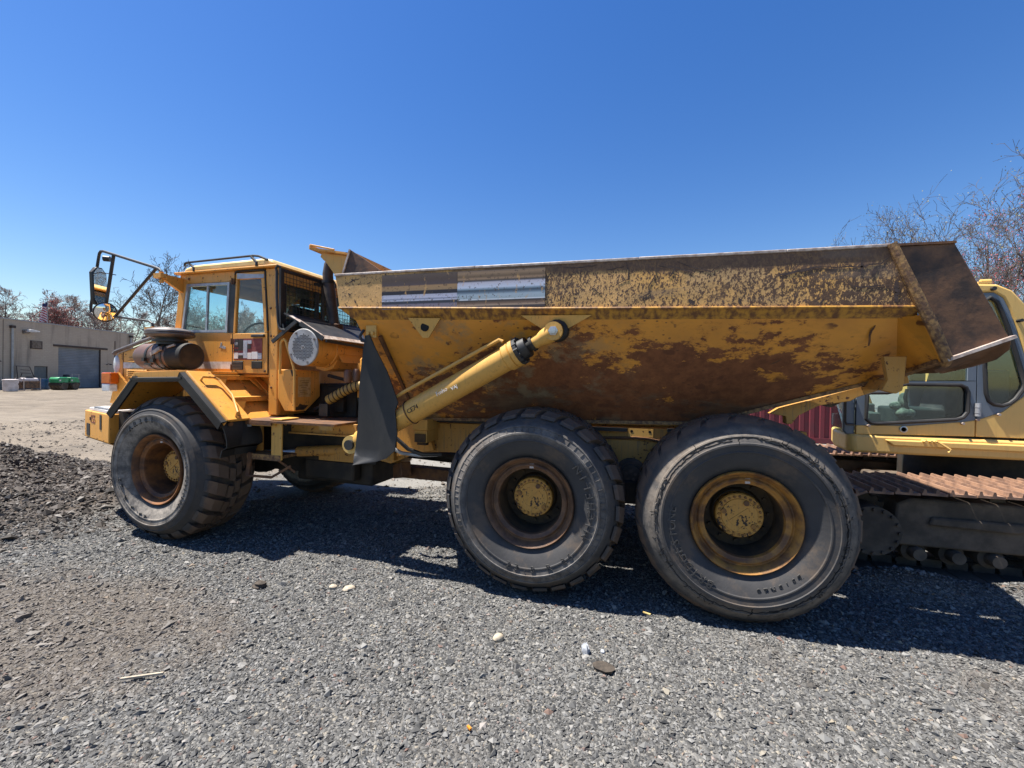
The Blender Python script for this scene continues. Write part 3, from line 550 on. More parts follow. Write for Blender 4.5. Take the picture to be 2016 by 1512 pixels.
# ---- hoist cylinders
def hoist(y, dx=0):
    def P(t): return Vector((-3.55 + 2.093 * t, (0.20 - 0.28 * t) if y < 1 else (2 * YC - 0.20 + 0.28 * t), 1.145 + 1.088 * t))      # from lower pin to upper eye
    ax = (P(1) - P(0)).normalized(); up = Vector((-ax.z, 0, ax.x)).normalized()
    c = part('hoist_cylinder', MB().lathe([(0.0, 0), (0.095, 0.0), (0.103, 0.02), (0.103, 0.68), (0.112, 0.70), (0.106, 1.93), (0.0, 1.93)], P(0) + ax * 0.12, ax, 28), 'yellow_cyl', truck)
    part('cylinder_collar', MB().lathe([(0.106, 0), (0.120, 0.015), (0.122, 0.07), (0.112, 0.075), (0.122, 0.085), (0.122, 0.12), (0.0, 0.121)], P(0) + ax * 1.90, ax, 28), 'yellow_cyl', c)
    dk = MB().lathe([(0.117, 0), (0.117, 0.03), (0.093, 0.035), (0.088, 0.10), (0.0, 0.10)], P(0) + ax * 2.021, ax, 24)
    for k in range(14):
        t = 2 * math.pi * k / 14; u, w = frame_of(ax); q = P(0) + ax * 2.012 + (u * math.cos(t) + w * math.sin(t)) * 0.109; dk.cyl(q, q + ax * 0.05, 0.013, 6)
    part('gland_ring', dk, 'black', c)
    part('piston_rod', MB().lathe([(0.0, 0), (0.05, 0), (0.05, 0.05), (0.066, 0.055), (0.066, 0.08), (0.0, 0.08)], P(0) + ax * 2.1, ax, 20), 'grime', c)
    e = P(1); eye = MB().lathe([(0.0, -0.06), (0.052, -0.06), (0.054, 0.02), (0.068, 0.06), (0.075, 0.13)], P(1) - ax * 0.16, ax, 20).lathe([(0.0, -0.06), (0.076, -0.06), (0.076, 0.05), (0.0, 0.05)], e, (0, 1, 0), 24)
    part('rod_eye', eye, 'yellow_cyl', c)
    part('eye_grease', MB().lathe([(0.06, -0.02), (0.088, -0.01), (0.092, 0.08), (0.06, 0.10)], e + ax * 0.025, (0, 1, 0), 14), 'grime', c)
    part('pin_bolt', MB().lathe([(0.040, -0.06), (0.040, -0.07), (0.027, -0.072), (0.027, -0.09), (0.0, -0.091)], e, (0, 1, 0), 6), 'chrome', c)
    pp = [P(0) + ax * s_ + up * h_ for s_, h_ in ((0.70, 0.13), (0.74, 0.185), (0.85, 0.19), (1.80, 0.165), (1.93, 0.16), (1.95, 0.13))]
    part('cylinder_pipe', MB().tube([p + Vector((0, -0.06, 0)) for p in pp], 0.017, 8), 'yellow_cyl', c)
    part('pipe_clamp', MB().tube([P(0) + ax * 0.80 + (up * math.cos(a) + Vector((0, 1, 0)) * math.sin(a)) * 0.116 for a in [2 * math.pi * k / 24 for k in range(25)]], 0.006, 5), 'rust', c)
    hs_ = [P(0) + ax * 0.74 + up * 0.19 + Vector((0, -0.06, 0)), P(0) + ax * 0.62 + up * 0.20 + Vector((0, -0.05, 0)), P(0) + ax * 0.50 + up * 0.13 + Vector((0, -0.04, 0)), P(0) + ax * 0.44 + up * 0.02 + Vector((0, 0.0, 0))]
    part('cylinder_hose', MB().tube(hs_, 0.021, 8), 'hose', c)
    if y < 1:
        tx = MB(); place_text(tx, 'Fmho', 0.055, basis(P(0) + ax * 1.24 + up * -0.01 + Vector((0, -0.1135, 0)), ax, (ax.y, -ax.x, 0)), 0.0016); place_text(tx, 'VAJ', 0.045, basis(P(0) + ax * 1.37 + up * -0.03 + Vector((0, -0.112, 0)), ax, (ax.y, -ax.x, 0)), 0.0016)
        part('chalk_mark', tx, 'text_white', c)['kind'] = 'stuff'
        tx = MB(); place_text(tx, 'CE74', 0.06, basis(P(0) + ax * 0.89 + up * -0.02 + Vector((0, -0.1145, 0)), ax, (ax.y, -ax.x, 0)), 0.0016); part('pen_mark', tx, 'text_black', c)
    part('lower_clevis', MB().lathe([(0.0, -0.09), (0.09, -0.09), (0.09, 0.09), (0.0, 0.09)], P(0) + ax * 0.05, (0, 1, 0), 20).bar(P(0) + ax * 0.05, P(0) + ax * 0.2, 0.13, 0.15, (0, 1, 0)), 'pale_yellow', c)
    part('clevis_pin', MB().cyl(P(0) + ax * 0.05 + Vector((0, -0.12, 0)), P(0) + ax * 0.05 + Vector((0, 0.12, 0)), 0.05, 16), 'black', c)
hoist(0.20); hoist(2 * YC - 0.20)

# ---- front mud flap on the body
fl = MB(); FR_ = [(2.23, -3.273, -3.215), (2.10, -3.29, -3.15), (1.90, -3.315, -3.036), (1.75, -3.333, -2.978), (1.607, -3.345, -2.924), (1.53, -3.352, -2.955), (1.43, -3.36, -2.94), (1.315, -3.37, -2.924), (1.16, -3.383, -2.938), (1.085, -3.39, -3.02), (1.05, -3.393, -3.12), (1.00, -3.40, -3.38)]
def flap_pt(u, k, d):
    z, a, b = FR_[k]; x = a + (b - a) * u
    return (x, -0.025 + d + 0.015 * math.sin((z - 1.0) * 2.4) + 0.028 * (1 - u) ** 2 * (2.25 - z) + 0.010 * math.sin(u * 5 + z * 6), z + (0.035 * (1 - u) if k == 10 else 0))
nu, nk = 7, len(FR_); vs = [flap_pt(c / (nu - 1), k, d) for d in (0, 0.013) for k in range(nk) for c in range(nu)]; o_ = nu * nk
fs = [(k * nu + c, k * nu + c + 1, (k + 1) * nu + c + 1, (k + 1) * nu + c) for k in range(nk - 1) for c in range(nu - 1)]; fs += [tuple(i + o_ for i in reversed(f)) for f in fs]
bd_ = [c for c in range(nu)] + [k * nu + nu - 1 for k in range(1, nk)] + [(nk - 1) * nu + c for c in range(nu - 2, -1, -1)] + [k * nu for k in range(nk - 2, 0, -1)]
fs += [(bd_[i], bd_[(i + 1) % len(bd_)], bd_[(i + 1) % len(bd_)] + o_, bd_[i] + o_) for i in range(len(bd_))]; fl.add(vs, fs)
flap = part('mud_flap', fl, 'rubber', truck, smooth=60)
part('flap_bracket', MB().box(-3.27, -3.16, -0.005, 0.02, 2.21, 2.325).cyl((-3.235, 0.0, 2.25), (-3.235, -0.03, 2.25), 0.016, 8).cyl((-3.19, 0.0, 2.25), (-3.19, -0.03, 2.25), 0.016, 8), 'yellow_cyl', flap)
part('flap_hook', MB().tube([(-3.31, 0.02, 2.285), (-3.33, -0.01, 2.225), (-3.31, -0.01, 2.18), (-3.27, 0.0, 2.175)], 0.014, 6), 'black', flap)

# ---- rear frame and bogie
rf = part('rear_frame', MB().slab([(-3.129, 0.750, 1.348), (0.652, 0.750, 1.416), (0.673, 0.750, 1.177), (-0.332, 0.750, 1.074), (-2.766, 0.750, 1.037), (-3.098, 0.750, 1.012), (-3.440, 0.750, 0.867), (-4.009, 0.750, 0.970), (-4.061, 0.750, 1.281), (-3.491, 0.750, 1.312)], (0, 0.12, 0)), 'yellow_frame', truck, bevel=0.008)
part('frame_beam', MB().slab([(-3.05, 2.16, 1.365), (0.60, 2.16, 1.43), (0.62, 2.16, 1.20), (-0.35, 2.16, 1.10), (-2.7, 2.16, 1.065), (-3.35, 2.16, 0.90), (-3.9, 2.16, 1.0), (-3.95, 2.16, 1.30)], (0, -0.12, 0)), 'yellow_frame', rf)
part('cross_member', MB().box(-2.9, -2.75, 0.86, 1.9, 1.12, 1.32), 'grime', rf); part('cross_member', MB().box(0.3, 0.45, 0.86, 1.9, 1.22, 1.38), 'grime', rf)
part('wear_pad', MB().box(-3.027, -1.938, 0.680, 0.750, 1.369, 1.395), 'rubber', rf)
part('wear_pad', MB().box(-1.368, -0.871, 0.680, 0.750, 1.355, 1.386), 'rubber', rf)
part('wear_pad', MB().box(-0.508, 0.083, 0.680, 0.750, 1.369, 1.400), 'rubber', rf)
part('frame_rail', MB().bar((-3.078, 0.680, 1.400), (0.135, 0.680, 1.455), 0.05, 0.022), 'yellow_frame', rf)
part('stop_plate', MB().box(-0.860, -0.632, 0.725, 0.750, 1.307, 1.386), 'yellow_cyl', rf)
part('stop_hole', MB().cyl((-0.829, 0.723, 1.358), (-0.829, 0.740, 1.359), 0.014, 8).cyl((-0.663, 0.723, 1.358), (-0.663, 0.740, 1.359), 0.014, 8), 'hole', rf)
part('brake_pipe', MB().tube([(-1.109, 0.725, 1.281), (-0.798, 0.725, 1.296), (-0.674, 0.725, 1.291), (-0.280, 0.725, 1.219)], 0.014, 7), 'rust', rf)
part('bogie_plate', MB().slab([(-1.264, 0.735, 1.281), (-0.280, 0.735, 1.250), (-0.404, 0.735, 0.949), (-0.612, 0.735, 0.784), (-1.005, 0.735, 0.763), (-1.161, 0.735, 0.918)], (0, 0.1, 0)), 'yellow_frame', rf)
part('bogie_pivot', MB().lathe([(0.0, -0.10), (0.09, -0.10), (0.098, -0.09), (0.10, -0.07), (0.115, -0.07), (0.12, -0.06), (0.145, -0.03), (0.15, 0.1)], (-0.829, 0.725, 0.954), (0, 1, 0), 28), 'track_mud', rf)
part('pivot_bolt', (lambda m: [m.cyl((-0.83 + 0.04 * math.cos(t), 0.475, 0.985 + 0.04 * math.sin(t)), (-0.83 + 0.04 * math.cos(t), 0.465, 0.985 + 0.04 * math.sin(t)), 0.014, 6) for t in (0.3, 1.55, 2.8, 4.05, 5.3)] and m)(MB()), 'track_mud', rf)['kind'] = 'stuff'
part('walking_beam', MB().bar((-1.67, 0.66, 0.80), (0, 0.66, 0.80), 0.14, 0.22), 'grime', rf, bevel=0.02)
part('axle', MB().cyl((0, 0.32, 0.79), (0, 2.44, 0.79), 0.15, 20).sph((0, YC, 0.79), 0.3, 0.3, 0.28, 16, 10), 'grime', rf)
part('axle', MB().cyl((-1.67, 0.32, 0.79), (-1.67, 2.44, 0.79), 0.15, 20).sph((-1.67, YC, 0.79), 0.3, 0.3, 0.28, 16, 10), 'grime', rf)
part('torque_arm', MB().bar((-3.55, 1.1, 0.72), (-2.0, 1.25, 0.66), 0.16, 0.14).bar((-3.3, 0.85, 0.80), (-3.55, 1.1, 0.70), 0.12, 0.16), 'rust', rf, bevel=0.01)
part('prop_shaft', MB().cyl((-4.3, YC, 0.92), (-1.9, YC, 0.82), 0.07, 14), 'grime', rf)
part('valve_bracket', MB().box(-3.02, -2.85, 0.46, 0.76, 1.30, 1.41).box(-3.0, -2.86, 0.47, 0.76, 1.17, 1.299), 'yellow_cyl', rf, bevel=0.006)
part('valve_block', MB().box(-2.99, -2.87, 0.455, 0.49, 1.175, 1.26).box(-2.985, -2.88, 0.50, 0.56, 1.14, 1.17), 'rim_in', rf)
part('hydraulic_hose', MB().tube([(-3.30, 0.42, 1.35), (-3.18, 0.40, 1.22), (-3.05, 0.44, 1.10), (-2.92, 0.50, 1.045), (-2.75, 0.6, 1.04)], 0.022, 8), 'hose', rf)
part('hydraulic_hose', MB().tube([(-3.45, 0.40, 1.28), (-3.30, 0.38, 1.16), (-3.12, 0.42, 1.06), (-2.96, 0.50, 1.03), (-2.8, 0.6, 1.03)], 0.02, 8), 'alu', rf)
part('frame_brace', MB().slab([(-3.30, 0.64, 1.58), (-3.12, 0.64, 1.50), (-2.95, 0.64, 1.30), (-2.86, 0.64, 1.07), (-3.3, 0.64, 0.98)], (0, 0.06, 0)), 'yellow', rf)
for k_, (a_, b_, sag) in enumerate((((-4.35, 0.98, 1.30), (-3.35, 0.66, 1.18), 0.16), ((-4.30, 1.02, 1.22), (-3.30, 0.70, 1.02), 0.10), ((-4.28, 1.05, 1.12), (-3.25, 0.72, 1.10), 0.20), ((-4.2, 0.92, 1.40), (-3.40, 0.62, 1.30), 0.10), ((-4.4, 1.0, 1.05), (-3.3, 0.8, 0.96), 0.12))):
    A_, B_ = Vector(a_), Vector(b_); part('articulation_hose', MB().tube([A_.lerp(B_, t / 8) + Vector((0, -0.10 * math.sin(math.pi * t / 8), -sag * math.sin(math.pi * t / 8))) for t in range(9)], 0.020 if k_ % 2 else 0.015, 7), 'hose', rf)
part('hose_clamp', MB().box(-3.90, -3.84, 0.78, 0.86, 1.08, 1.22), 'rust', rf)
part('hitch_ring', MB().lathe([(0.16, -0.18), (0.26, -0.16), (0.26, 0.16), (0.16, 0.18)], (-3.75, YC, 1.0), (1, 0, 0), 24), 'yellow_frame', rf)
part('hitch_yoke', MB().slab([(-3.35, 0.66, 0.92), (-3.35, 0.66, 1.3), (-4.15, 1.2, 1.15), (-4.15, 1.2, 0.75)], (0, 0.12, 0)).slab([(-3.35, 2.10, 0.92), (-3.35, 2.10, 1.3), (-4.15, 1.56, 1.15), (-4.15, 1.56, 0.75)], (0, -0.12, 0)), 'yellow_frame', rf)
# ================================================================== FRONT UNIT (frame FM)
def fp(name, mb, mat, parent=None, bevel=0.0, smooth=32): return part(name, mb, mat, parent or truck, FM, bevel, smooth)
ff = fp('front_frame', MB().box(-1.5, 2.2, 0.85, 1.0, 0.85, 1.25).box(-1.5, 2.2, 1.76, 1.91, 0.85, 1.25).box(-1.2, 1.9, 1.0, 1.76, 0.65, 1.35), 'grime')
fp('front_axle', MB().cyl((0, 0.32, 0.79), (0, 2.44, 0.79), 0.16, 20).sph((0, YC, 0.79), 0.32, 0.32, 0.3, 16, 10), 'grime', ff)
fp('gearbox', MB().box(0.95, 2.05, 1.0, 1.7, 0.55, 0.95).box(1.2, 1.9, 0.85, 1.0, 0.62, 0.86), 'grime', ff, bevel=0.03)
fp('oil_cooler', MB().box(1.45, 1.95, 0.80, 0.88, 0.86, 0.98), 'yellow_frame', ff, bevel=0.004)
fp('engine_cover', MB().box(1.05, 2.1, 0.98, 1.8, 1.38, 1.75), 'grime', ff, bevel=0.02)
hp = fp('hitch_plate', MB().slab([(1.51, 1.08, 0.985), (1.51, 1.08, 1.35), (2.15, 1.08, 1.35), (2.25, 1.08, 1.05), (1.75, 1.08, 0.90)], (0, 0.05, 0)), 'yellow')
fp('edge_strip', MB().box(1.50, 2.16, 1.06, 1.12, 1.352, 1.40), 'magenta', hp)
fp('worn_strip_end', MB().box(1.50, 1.64, 1.055, 1.06, 1.33, 1.365), 'rust_edge', hp)
fp('warning_sticker', MB().box(1.555, 1.645, 1.074, 1.079, 1.12, 1.29), 'pale_yellow', hp)
wb = MB()
for z0, z1 in ((1.205, 1.285), (1.125, 1.20)):
    for a in ((1.56, 1.562, z0, z1), (1.638, 1.64, z0, z1), (1.56, 1.64, z0, z0 + 0.002), (1.56, 1.64, z1 - 0.002, z1)): wb.box(a[0], a[1], 1.072, 1.075, a[2], a[3])
wb.bar((1.572, 1.073, 1.215), (1.60, 1.073, 1.275), 0.004, 0.002, (0, 1, 0)).bar((1.60, 1.073, 1.275), (1.628, 1.073, 1.215), 0.004, 0.002, (0, 1, 0)).bar((1.57, 1.073, 1.216), (1.63, 1.073, 1.216), 0.004, 0.002, (0, 1, 0)).box(1.592, 1.608, 1.072, 1.075, 1.225, 1.245)
for x in (1.565, 1.615): wb.box(x, x + 0.02, 1.072, 1.075, 1.135, 1.155); wb.box(x, x + 0.02, 1.072, 1.075, 1.165, 1.185)
wb.box(1.592, 1.606, 1.072, 1.075, 1.157, 1.163)
fp('sticker_symbol', wb, 'text_black', hp)
sc_ = fp('steering_cylinder', MB().cyl((1.2, 0.75, 0.95), (2.25, 0.95, 1.02), 0.06, 16), 'yellow_frame')
fp('steering_rod', MB().cyl((0.75, 0.67, 0.92), (1.2, 0.75, 0.95), 0.03, 10), 'chrome', sc_)
# bumper
bp = [(-0.80, 0.0), (-1.79, 0.30), (-1.95, 0.55), (-1.95, 2.21), (-1.79, 2.46), (-0.80, 2.76), (-0.80, 2.45), (-1.55, 2.15), (-1.55, 0.61), (-0.80, 0.31)]
bm = fp('bumper', MB().prism(bp, 'z', 1.02, 1.36), 'yellow', bevel=0.012)
BA, BB = Vector((-1.79, 0.30, 0)), Vector((-0.80, 0.0, 0)); bd = (BB - BA).normalized(); bn = Vector((bd.y, -bd.x, 0)); bn = bn if bn.y < 0 else -bn
def onb(s0, s1, z0, z1, off, th=0.004):
    L = (BB - BA).length; return [BA + bd * (L * s) + bn * off + Vector((0, 0, z)) for s, z in ((s0, z0), (s1, z0), (s1, z1), (s0, z1))], bn * th
for a_ in ((0.10, 0.24, 1.05, 1.20), (0.66, 0.73, 1.16, 1.335), (0.235, 0.27, 1.245, 1.285)): fp('bumper_opening', MB().slab(*onb(*a_, 0.001)), 'hole', bm)
tx = MB(); q = BA + bd * ((BB - BA).length * 0.37) + bn * 0.003; place_text(tx, '155', 0.15, basis((q.x, q.y, 1.215), bd, bn), 0.001); fp('fleet_number', tx, 'text_red', bm)
fp('bumper_skirt', MB().slab([(-0.80, 0.02, 1.018), (-1.79, 0.32, 1.018), (-1.95, 0.56, 1.018), (-1.62, 0.75, 0.88), (-0.55, 0.42, 0.84)], (0.0, 0.02, -0.02)), 'yellow_frame', bm)
tp = fp('bumper_step', MB().prism([(-0.85, 0.03), (-1.72, 0.31), (-1.85, 0.55), (-1.55, 0.60), (-0.75, 0.33)], 'z', 1.365, 1.395), 'white', bm)
gr = MB()
for i in range(16):
    s = 0.3 + i * 0.042; p = BA + bd * ((BB - BA).length * s) - bn * 0.03; gr.box(p.x - 0.014, p.x + 0.014, p.y + 0.0, p.y + 0.05, 1.396, 1.415)
fp('step_grip', gr, 'alu', bm)
fp('arch_liner', MB().box(-0.79, -0.60, 0.32, 0.8, 0.95, 1.42).slab([(-0.80, 0.1, 1.02), (-0.62, 0.1, 0.95), (-0.62, 0.1, 1.36), (-0.80, 0.1, 1.40)], (0, 0.2, 0)), 'grime', bm)

# hood
hood = MB(); hpz = [(-1.80, 1.40), (-1.78, 1.95), (-1.70, 2.11), (-1.17, 2.25), (-0.56, 2.36), (-0.56, 1.42)]
hood.prism(hpz, 'y', 0.60, 2.16)
hood = fp('hood', hood, 'yellow', bevel=0.03)
fp('hood_rail', MB().tube([(-1.74, 0.585, 2.10), (-1.70, 0.585, 2.13), (-1.17, 0.585, 2.268), (-0.88, 0.585, 2.33)], 0.026, 8), 'heat', hood)
fp('hood_handle', MB().tube([(-1.22, 0.60, 2.30), (-1.10, 0.60, 2.335), (-0.72, 0.60, 2.41), (-0.62, 0.60, 2.41)], 0.014, 6).tube([(-1.22, 0.60, 2.30), (-1.12, 0.60, 2.27)], 0.012, 6), 'black', hood)
fp('hood_seam', MB().box(-1.585, -1.578, 0.596, 0.60, 1.45, 2.12), 'hole', hood)
for z in (2.045, 2.005): fp('louvre', MB().slab([(-1.45, 0.598, z + 0.018), (-1.12, 0.598, z + 0.018), (-1.12, 0.575, z - 0.006), (-1.45, 0.575, z - 0.006)], (0, 0, -0.008)), 'yellow', hood)
for z in (1.885, 1.86, 1.835, 1.81): fp('louvre', MB().slab([(-1.48, 0.598, z + 0.014), (-1.10, 0.598, z + 0.014), (-1.10, 0.575, z - 0.006), (-1.48, 0.575, z - 0.006)], (0, 0, -0.006)), 'yellow', hood)
fp('vinyl_stripe', MB().box(-1.575, -1.40, 0.595, 0.598, 1.905, 1.985).box(-1.22, -0.62, 0.595, 0.598, 1.905, 1.985), 'vinyl_white', hood)
fp('louvre_panel', MB().box(-1.40, -1.22, 0.5945, 0.598, 1.91, 1.98), 'alu', hood)
fp('headlamp', MB().sph((-1.71, 0.60, 1.955), 0.062, 0.022, 0.12, 14, 8), 'white_lens', hood)
ml = fp('marker_light', MB().box(-1.74, -1.56, 0.44, 0.54, 1.70, 1.845), 'orange', bevel=0.012)
fp('marker_lens', MB().box(-1.735, -1.58, 0.442, 0.538, 1.60, 1.697), 'white_lens', ml, bevel=0.012)
fp('light_bracket', MB().slab([(-1.60, 0.54, 1.85), (-1.40, 0.598, 1.60), (-1.60, 0.598, 1.42), (-1.74, 0.54, 1.44)], (0, 0.03, 0)), 'yellow', ml)

# front fenders (near and far)
FPF = [(-0.76, 1.43), (-0.335, 1.855), (0.45, 1.875), (1.04, 1.375)]
def fender(m):
    def mm(mb):
        if m: mb.v = [(x, 2 * YC - y, z) for x, y, z in mb.v]
        return mb
    A, B, C, D = FPF; t = 0.03; mb = MB()
    def seg(p, q, y0, y1):
        d = Vector((q[0] - p[0], 0, q[1] - p[1])).normalized(); nrm = Vector((d.z, 0, -d.x))
        mb.slab([(p[0], y0, p[1]), (q[0], y0, q[1]), (q[0], y1, q[1]), (p[0], y1, p[1])], nrm * t)
    seg(A, B, -0.01, 0.60); seg(B, C, -0.01, 0.60); seg(C, D, -0.01, 0.245)
    for p, q in ((A, B), (B, C), (C, D)):
        d = Vector((q[0] - p[0], 0, q[1] - p[1])).normalized(); nr = Vector((d.z, 0, -d.x)) * 0.075
        mb.slab([(p[0], -0.025, p[1]), (q[0], -0.025, q[1]), Vector((q[0], -0.025, q[1])) + nr, Vector((p[0], -0.025, p[1])) + nr], (0, 0.014, 0))
    mb.slab([(0.42, 0.245, 1.82), (1.0, 0.245, 1.36), (0.55, 0.245, 1.36), (0.3, 0.245, 1.7)], (0, 0.012, 0))
    f = fp('fender', mm(mb), 'yellow', bevel=0.006)
    mb2 = MB().slab([(-0.80, 0.62, 0.95), (-0.80, 0.62, 1.40), (-0.3, 0.62, 1.80), (0.45, 0.62, 1.81), (0.55, 0.62, 1.3), (0.8, 0.62, 1.3), (0.8, 0.62, 0.95)], (0, 0.02, 0)); fp('inner_wing', mm(mb2), 'yellow_frame', f)
    lp = MB()
    for p, q in ((A, B), (B, C), (C, D)):
        d = Vector((q[0] - p[0], 0, q[1] - p[1])).normalized(); nr = Vector((-d.z, 0, d.x))
        slope = p is C; drop = 0.012 if slope else 0.058
        P, Q = Vector((p[0], 0, p[1])) - nr * drop, Vector((q[0], 0, q[1])) - nr * (0.012 if slope else 0.058); k = 0.10 if slope else (0.045 if p is B else 0.075)
        a = [P + nr * 0.006 + Vector((0, 0.025, 0)), Q + nr * 0.006 + Vector((0, 0.025, 0)), Q + nr * -0.012 + Vector((0, -0.075, 0)), P + nr * -0.012 + Vector((0, -0.075, 0))]
        lp.slab(a, -nr * 0.018); lp.slab([a[3], a[2], a[2] - nr * k + Vector((0, 0.012, 0)), a[3] - nr * k + Vector((0, 0.012, 0))], (0, 0.016, 0))
    fp('fender_lip', mm(lp), 'lip', f, bevel=0.005)
    d = (Vector((D[0], 0, D[1])) - Vector((C[0], 0, C[1]))); nr = Vector((-d.z, 0, d.x)).normalized() * 0.05; Cv = Vector((C[0], 0, C[1]))
    g = [Cv + d * 0.20 + Vector((0, 0.05, 0)), Cv + d * 0.20 + nr + Vector((0, 0.05, 0)), Cv + d * 0.21 + nr + Vector((0, 0.17, 0)), Cv + d * 0.26 + nr + Vector((0, 0.20, 0)), Cv + d * 0.58 + nr + Vector((0, 0.205, 0)), Cv + d * 0.93 + nr + Vector((0, 0.10, 0)), Cv + d * 0.95 + Vector((0, 0.10, 0))]
    fp('grab_handle', mm(MB().tube(g, 0.014, 8)), 'yellow', f)
    return f
fender(0); fender(1)
# ladder behind the near front wheel
ld = MB(); dx, dz_ = 0.58, -0.48
def LP(t, y, n=0.0): return (0.45 + dx * t + n * 0.64, y, 1.845 + dz_ * t + n * 0.77)
ld.slab([LP(0.0, 0.26, -0.07), LP(1.0, 0.26, -0.07), LP(1.0, 0.84, -0.07), LP(0.0, 0.84, -0.07)], (-0.015, 0, -0.018))
lad = fp('ladder', ld, 'yellow')
fp('stringer', MB().slab([LP(0.02, 0.245), LP(1.0, 0.245), LP(1.0, 0.245, -0.17), LP(0.02, 0.245, -0.17)], (0, 0.02, 0)).slab([LP(0.02, 0.205, 0.004), LP(1.0, 0.205, 0.004), LP(1.0, 0.26, 0.004), LP(0.02, 0.26, 0.004)], (-0.006, 0, -0.007)), 'yellow', lad)
fp('stringer', MB().slab([LP(0.02, 0.83), LP(1.0, 0.83), LP(1.0, 0.83, -0.17), LP(0.02, 0.83, -0.17)], (0, 0.02, 0)).slab([LP(0.1, 0.77, 0.003), LP(1.0, 0.77, 0.003), LP(1.0, 0.85, 0.003), LP(0.1, 0.85, 0.003)], (-0.006, 0, -0.007)), 'yellow', lad)
for z, x in ((1.812, 0.49), (1.57, 0.782)):
    tr = fp('step_tread', MB().box(x - 0.13, x, 0.265, 0.83, z, z + 0.024).box(x - 0.012, x, 0.40, 0.83, z - 0.03, z), 'yellow', lad, bevel=0.004)
    fp('step_gusset', MB().slab([(x, 0.268, z), (x, 0.42, z), (x - 0.05 + 0.12, 0.30, z - 0.16), (x + 0.12, 0.268, z - 0.16)], (-0.012, 0, -0.004)), 'yellow', lad)
    fp('step_gusset', MB().slab([(x, 0.828, z - 0.005), (x, 0.69, z - 0.005), (x + 0.09, 0.80, z - 0.15), (x + 0.10, 0.828, z - 0.15)], (-0.012, 0, -0.004)), 'yellow', lad)
pl = fp('platform_edge', MB().box(0.93, 2.15, 0.22, 0.95, 1.338, 1.360).box(0.95, 1.35, 0.215, 0.235, 1.31, 1.338), 'rust')
fp('platform_channel', MB().box(1.34, 2.2, 0.50, 0.54, 1.215, 1.335).box(1.34, 2.2, 0.46, 0.50, 1.205, 1.222), 'yellow_frame', pl, bevel=0.004)
fp('maker_plate', MB().box(1.72, 1.90, 0.494, 0.499, 1.255, 1.31), 'sign', pl)
fp('hanger_plate', MB().slab([(1.29, 0.28, 0.94), (1.29, 0.28, 1.33), (1.33, 0.28, 1.372), (1.43, 0.28, 1.372), (1.43, 0.28, 0.94)], (0, 0.02, 0)).box(1.29, 1.45, 0.26, 0.5, 1.365, 1.38), 'yellow_cyl', pl, bevel=0.004)
fp('platform_bar', MB().bar((0.97, 0.27, 1.312), (1.36, 0.27, 1.318), 0.03, 0.035), 'yellow_cyl', pl)
fp('reflector', MB().box(0.96, 1.05, 0.235, 0.252, 1.285, 1.335), 'alu', pl)
fp('lower_step', MB().box(0.96, 1.42, 0.28, 0.50, 0.955, 0.985).box(0.96, 1.42, 0.275, 0.285, 0.93, 0.99), 'rust_edge', pl)
fp('step_strut', MB().bar((1.01, 0.28, 1.0), (0.97, 0.28, 0.74), 0.05, 0.02, (0, 1, 0)).bar((0.97, 0.28, 0.745), (1.28, 0.30, 0.745), 0.02, 0.025).bar((1.28, 0.30, 0.745), (1.48, 0.36, 0.87), 0.02, 0.025).bar((1.34, 0.30, 0.95), (1.50, 0.40, 0.80), 0.02, 0.02), 'rust', pl)
fb = MB()
for i in range(10):
    z0, z1 = 1.36 - i * 0.038, 1.36 - (i + 1) * 0.038; f = lambda z: 0.97 + 0.04 * math.sin((z - 1.0) * 9) - 0.06 * (z < 1.06)
    for y0, y1 in ((-0.02, 0.18), (0.18, 0.40)):
        w = lambda z, y: f(z) + 0.03 * math.sin(y * 14 + z * 8)
        fb.slab([(w(z0, y0), y0, z0), (w(z0, y1), y1, z0), (w(z1, y1), y1, z1), (w(z1, y0), y0, z1)], (0.012, 0, 0))
fp('wheel_flap', fb, 'rubber', smooth=60)
fp('flap_bolt', MB().cyl((0.995, 0.04, 1.33), (1.02, 0.04, 1.33), 0.022, 8), 'rust')

# ---- air cleaner
ac = fp('air_cleaner', MB().lathe([(0.0, 0), (0.09, 0.0), (0.13, 0.03), (0.153, 0.09), (0.153, 0.58)], (-0.72, 0.30, 2.045), (1, 0, 0), 36), 'brown_can')
fp('cleaner_cap', MB().lathe([(0.156, 0.0), (0.156, 0.20), (0.15, 0.23), (0.136, 0.235), (0.13, 0.225), (0.0, 0.225)], (-0.14, 0.30, 2.045), (1, 0, 0), 36), 'grime', ac)
for x in (-0.46, -0.32, -0.22): fp('cleaner_band', MB().lathe([(0.1535, 0), (0.159, 0.002), (0.159, 0.032), (0.1535, 0.034)], (x, 0.30, 2.045), (1, 0, 0), 36), 'black', ac)
fp('band_clamp', MB().box(-0.46, -0.42, 0.12, 0.15, 1.98, 2.02).box(-0.32, -0.27, 0.12, 0.15, 1.97, 2.01).bar((-0.42, 0.13, 1.95), (-0.30, 0.13, 1.95), 0.02, 0.02), 'black', ac)
fp('cap_latch', MB().bar((-0.34, 0.15, 2.06), (-0.18, 0.14, 2.13), 0.03, 0.04).bar((-0.10, 0.16, 2.14), (0.0, 0.17, 2.17), 0.02, 0.02), 'bare_edge', ac)
pc = fp('precleaner', MB().lathe([(0.0, 0.0), (0.19, 0.0), (0.225, 0.012), (0.24, 0.03), (0.24, 0.045), (0.228, 0.052), (0.238, 0.06), (0.232, 0.078), (0.215, 0.084), (0.21, 0.09), (0.15, 0.105), (0.14, 0.112), (0.0, 0.116)], (-0.24, 0.285, 2.262), (0, 0, 1), 48), 'heat')
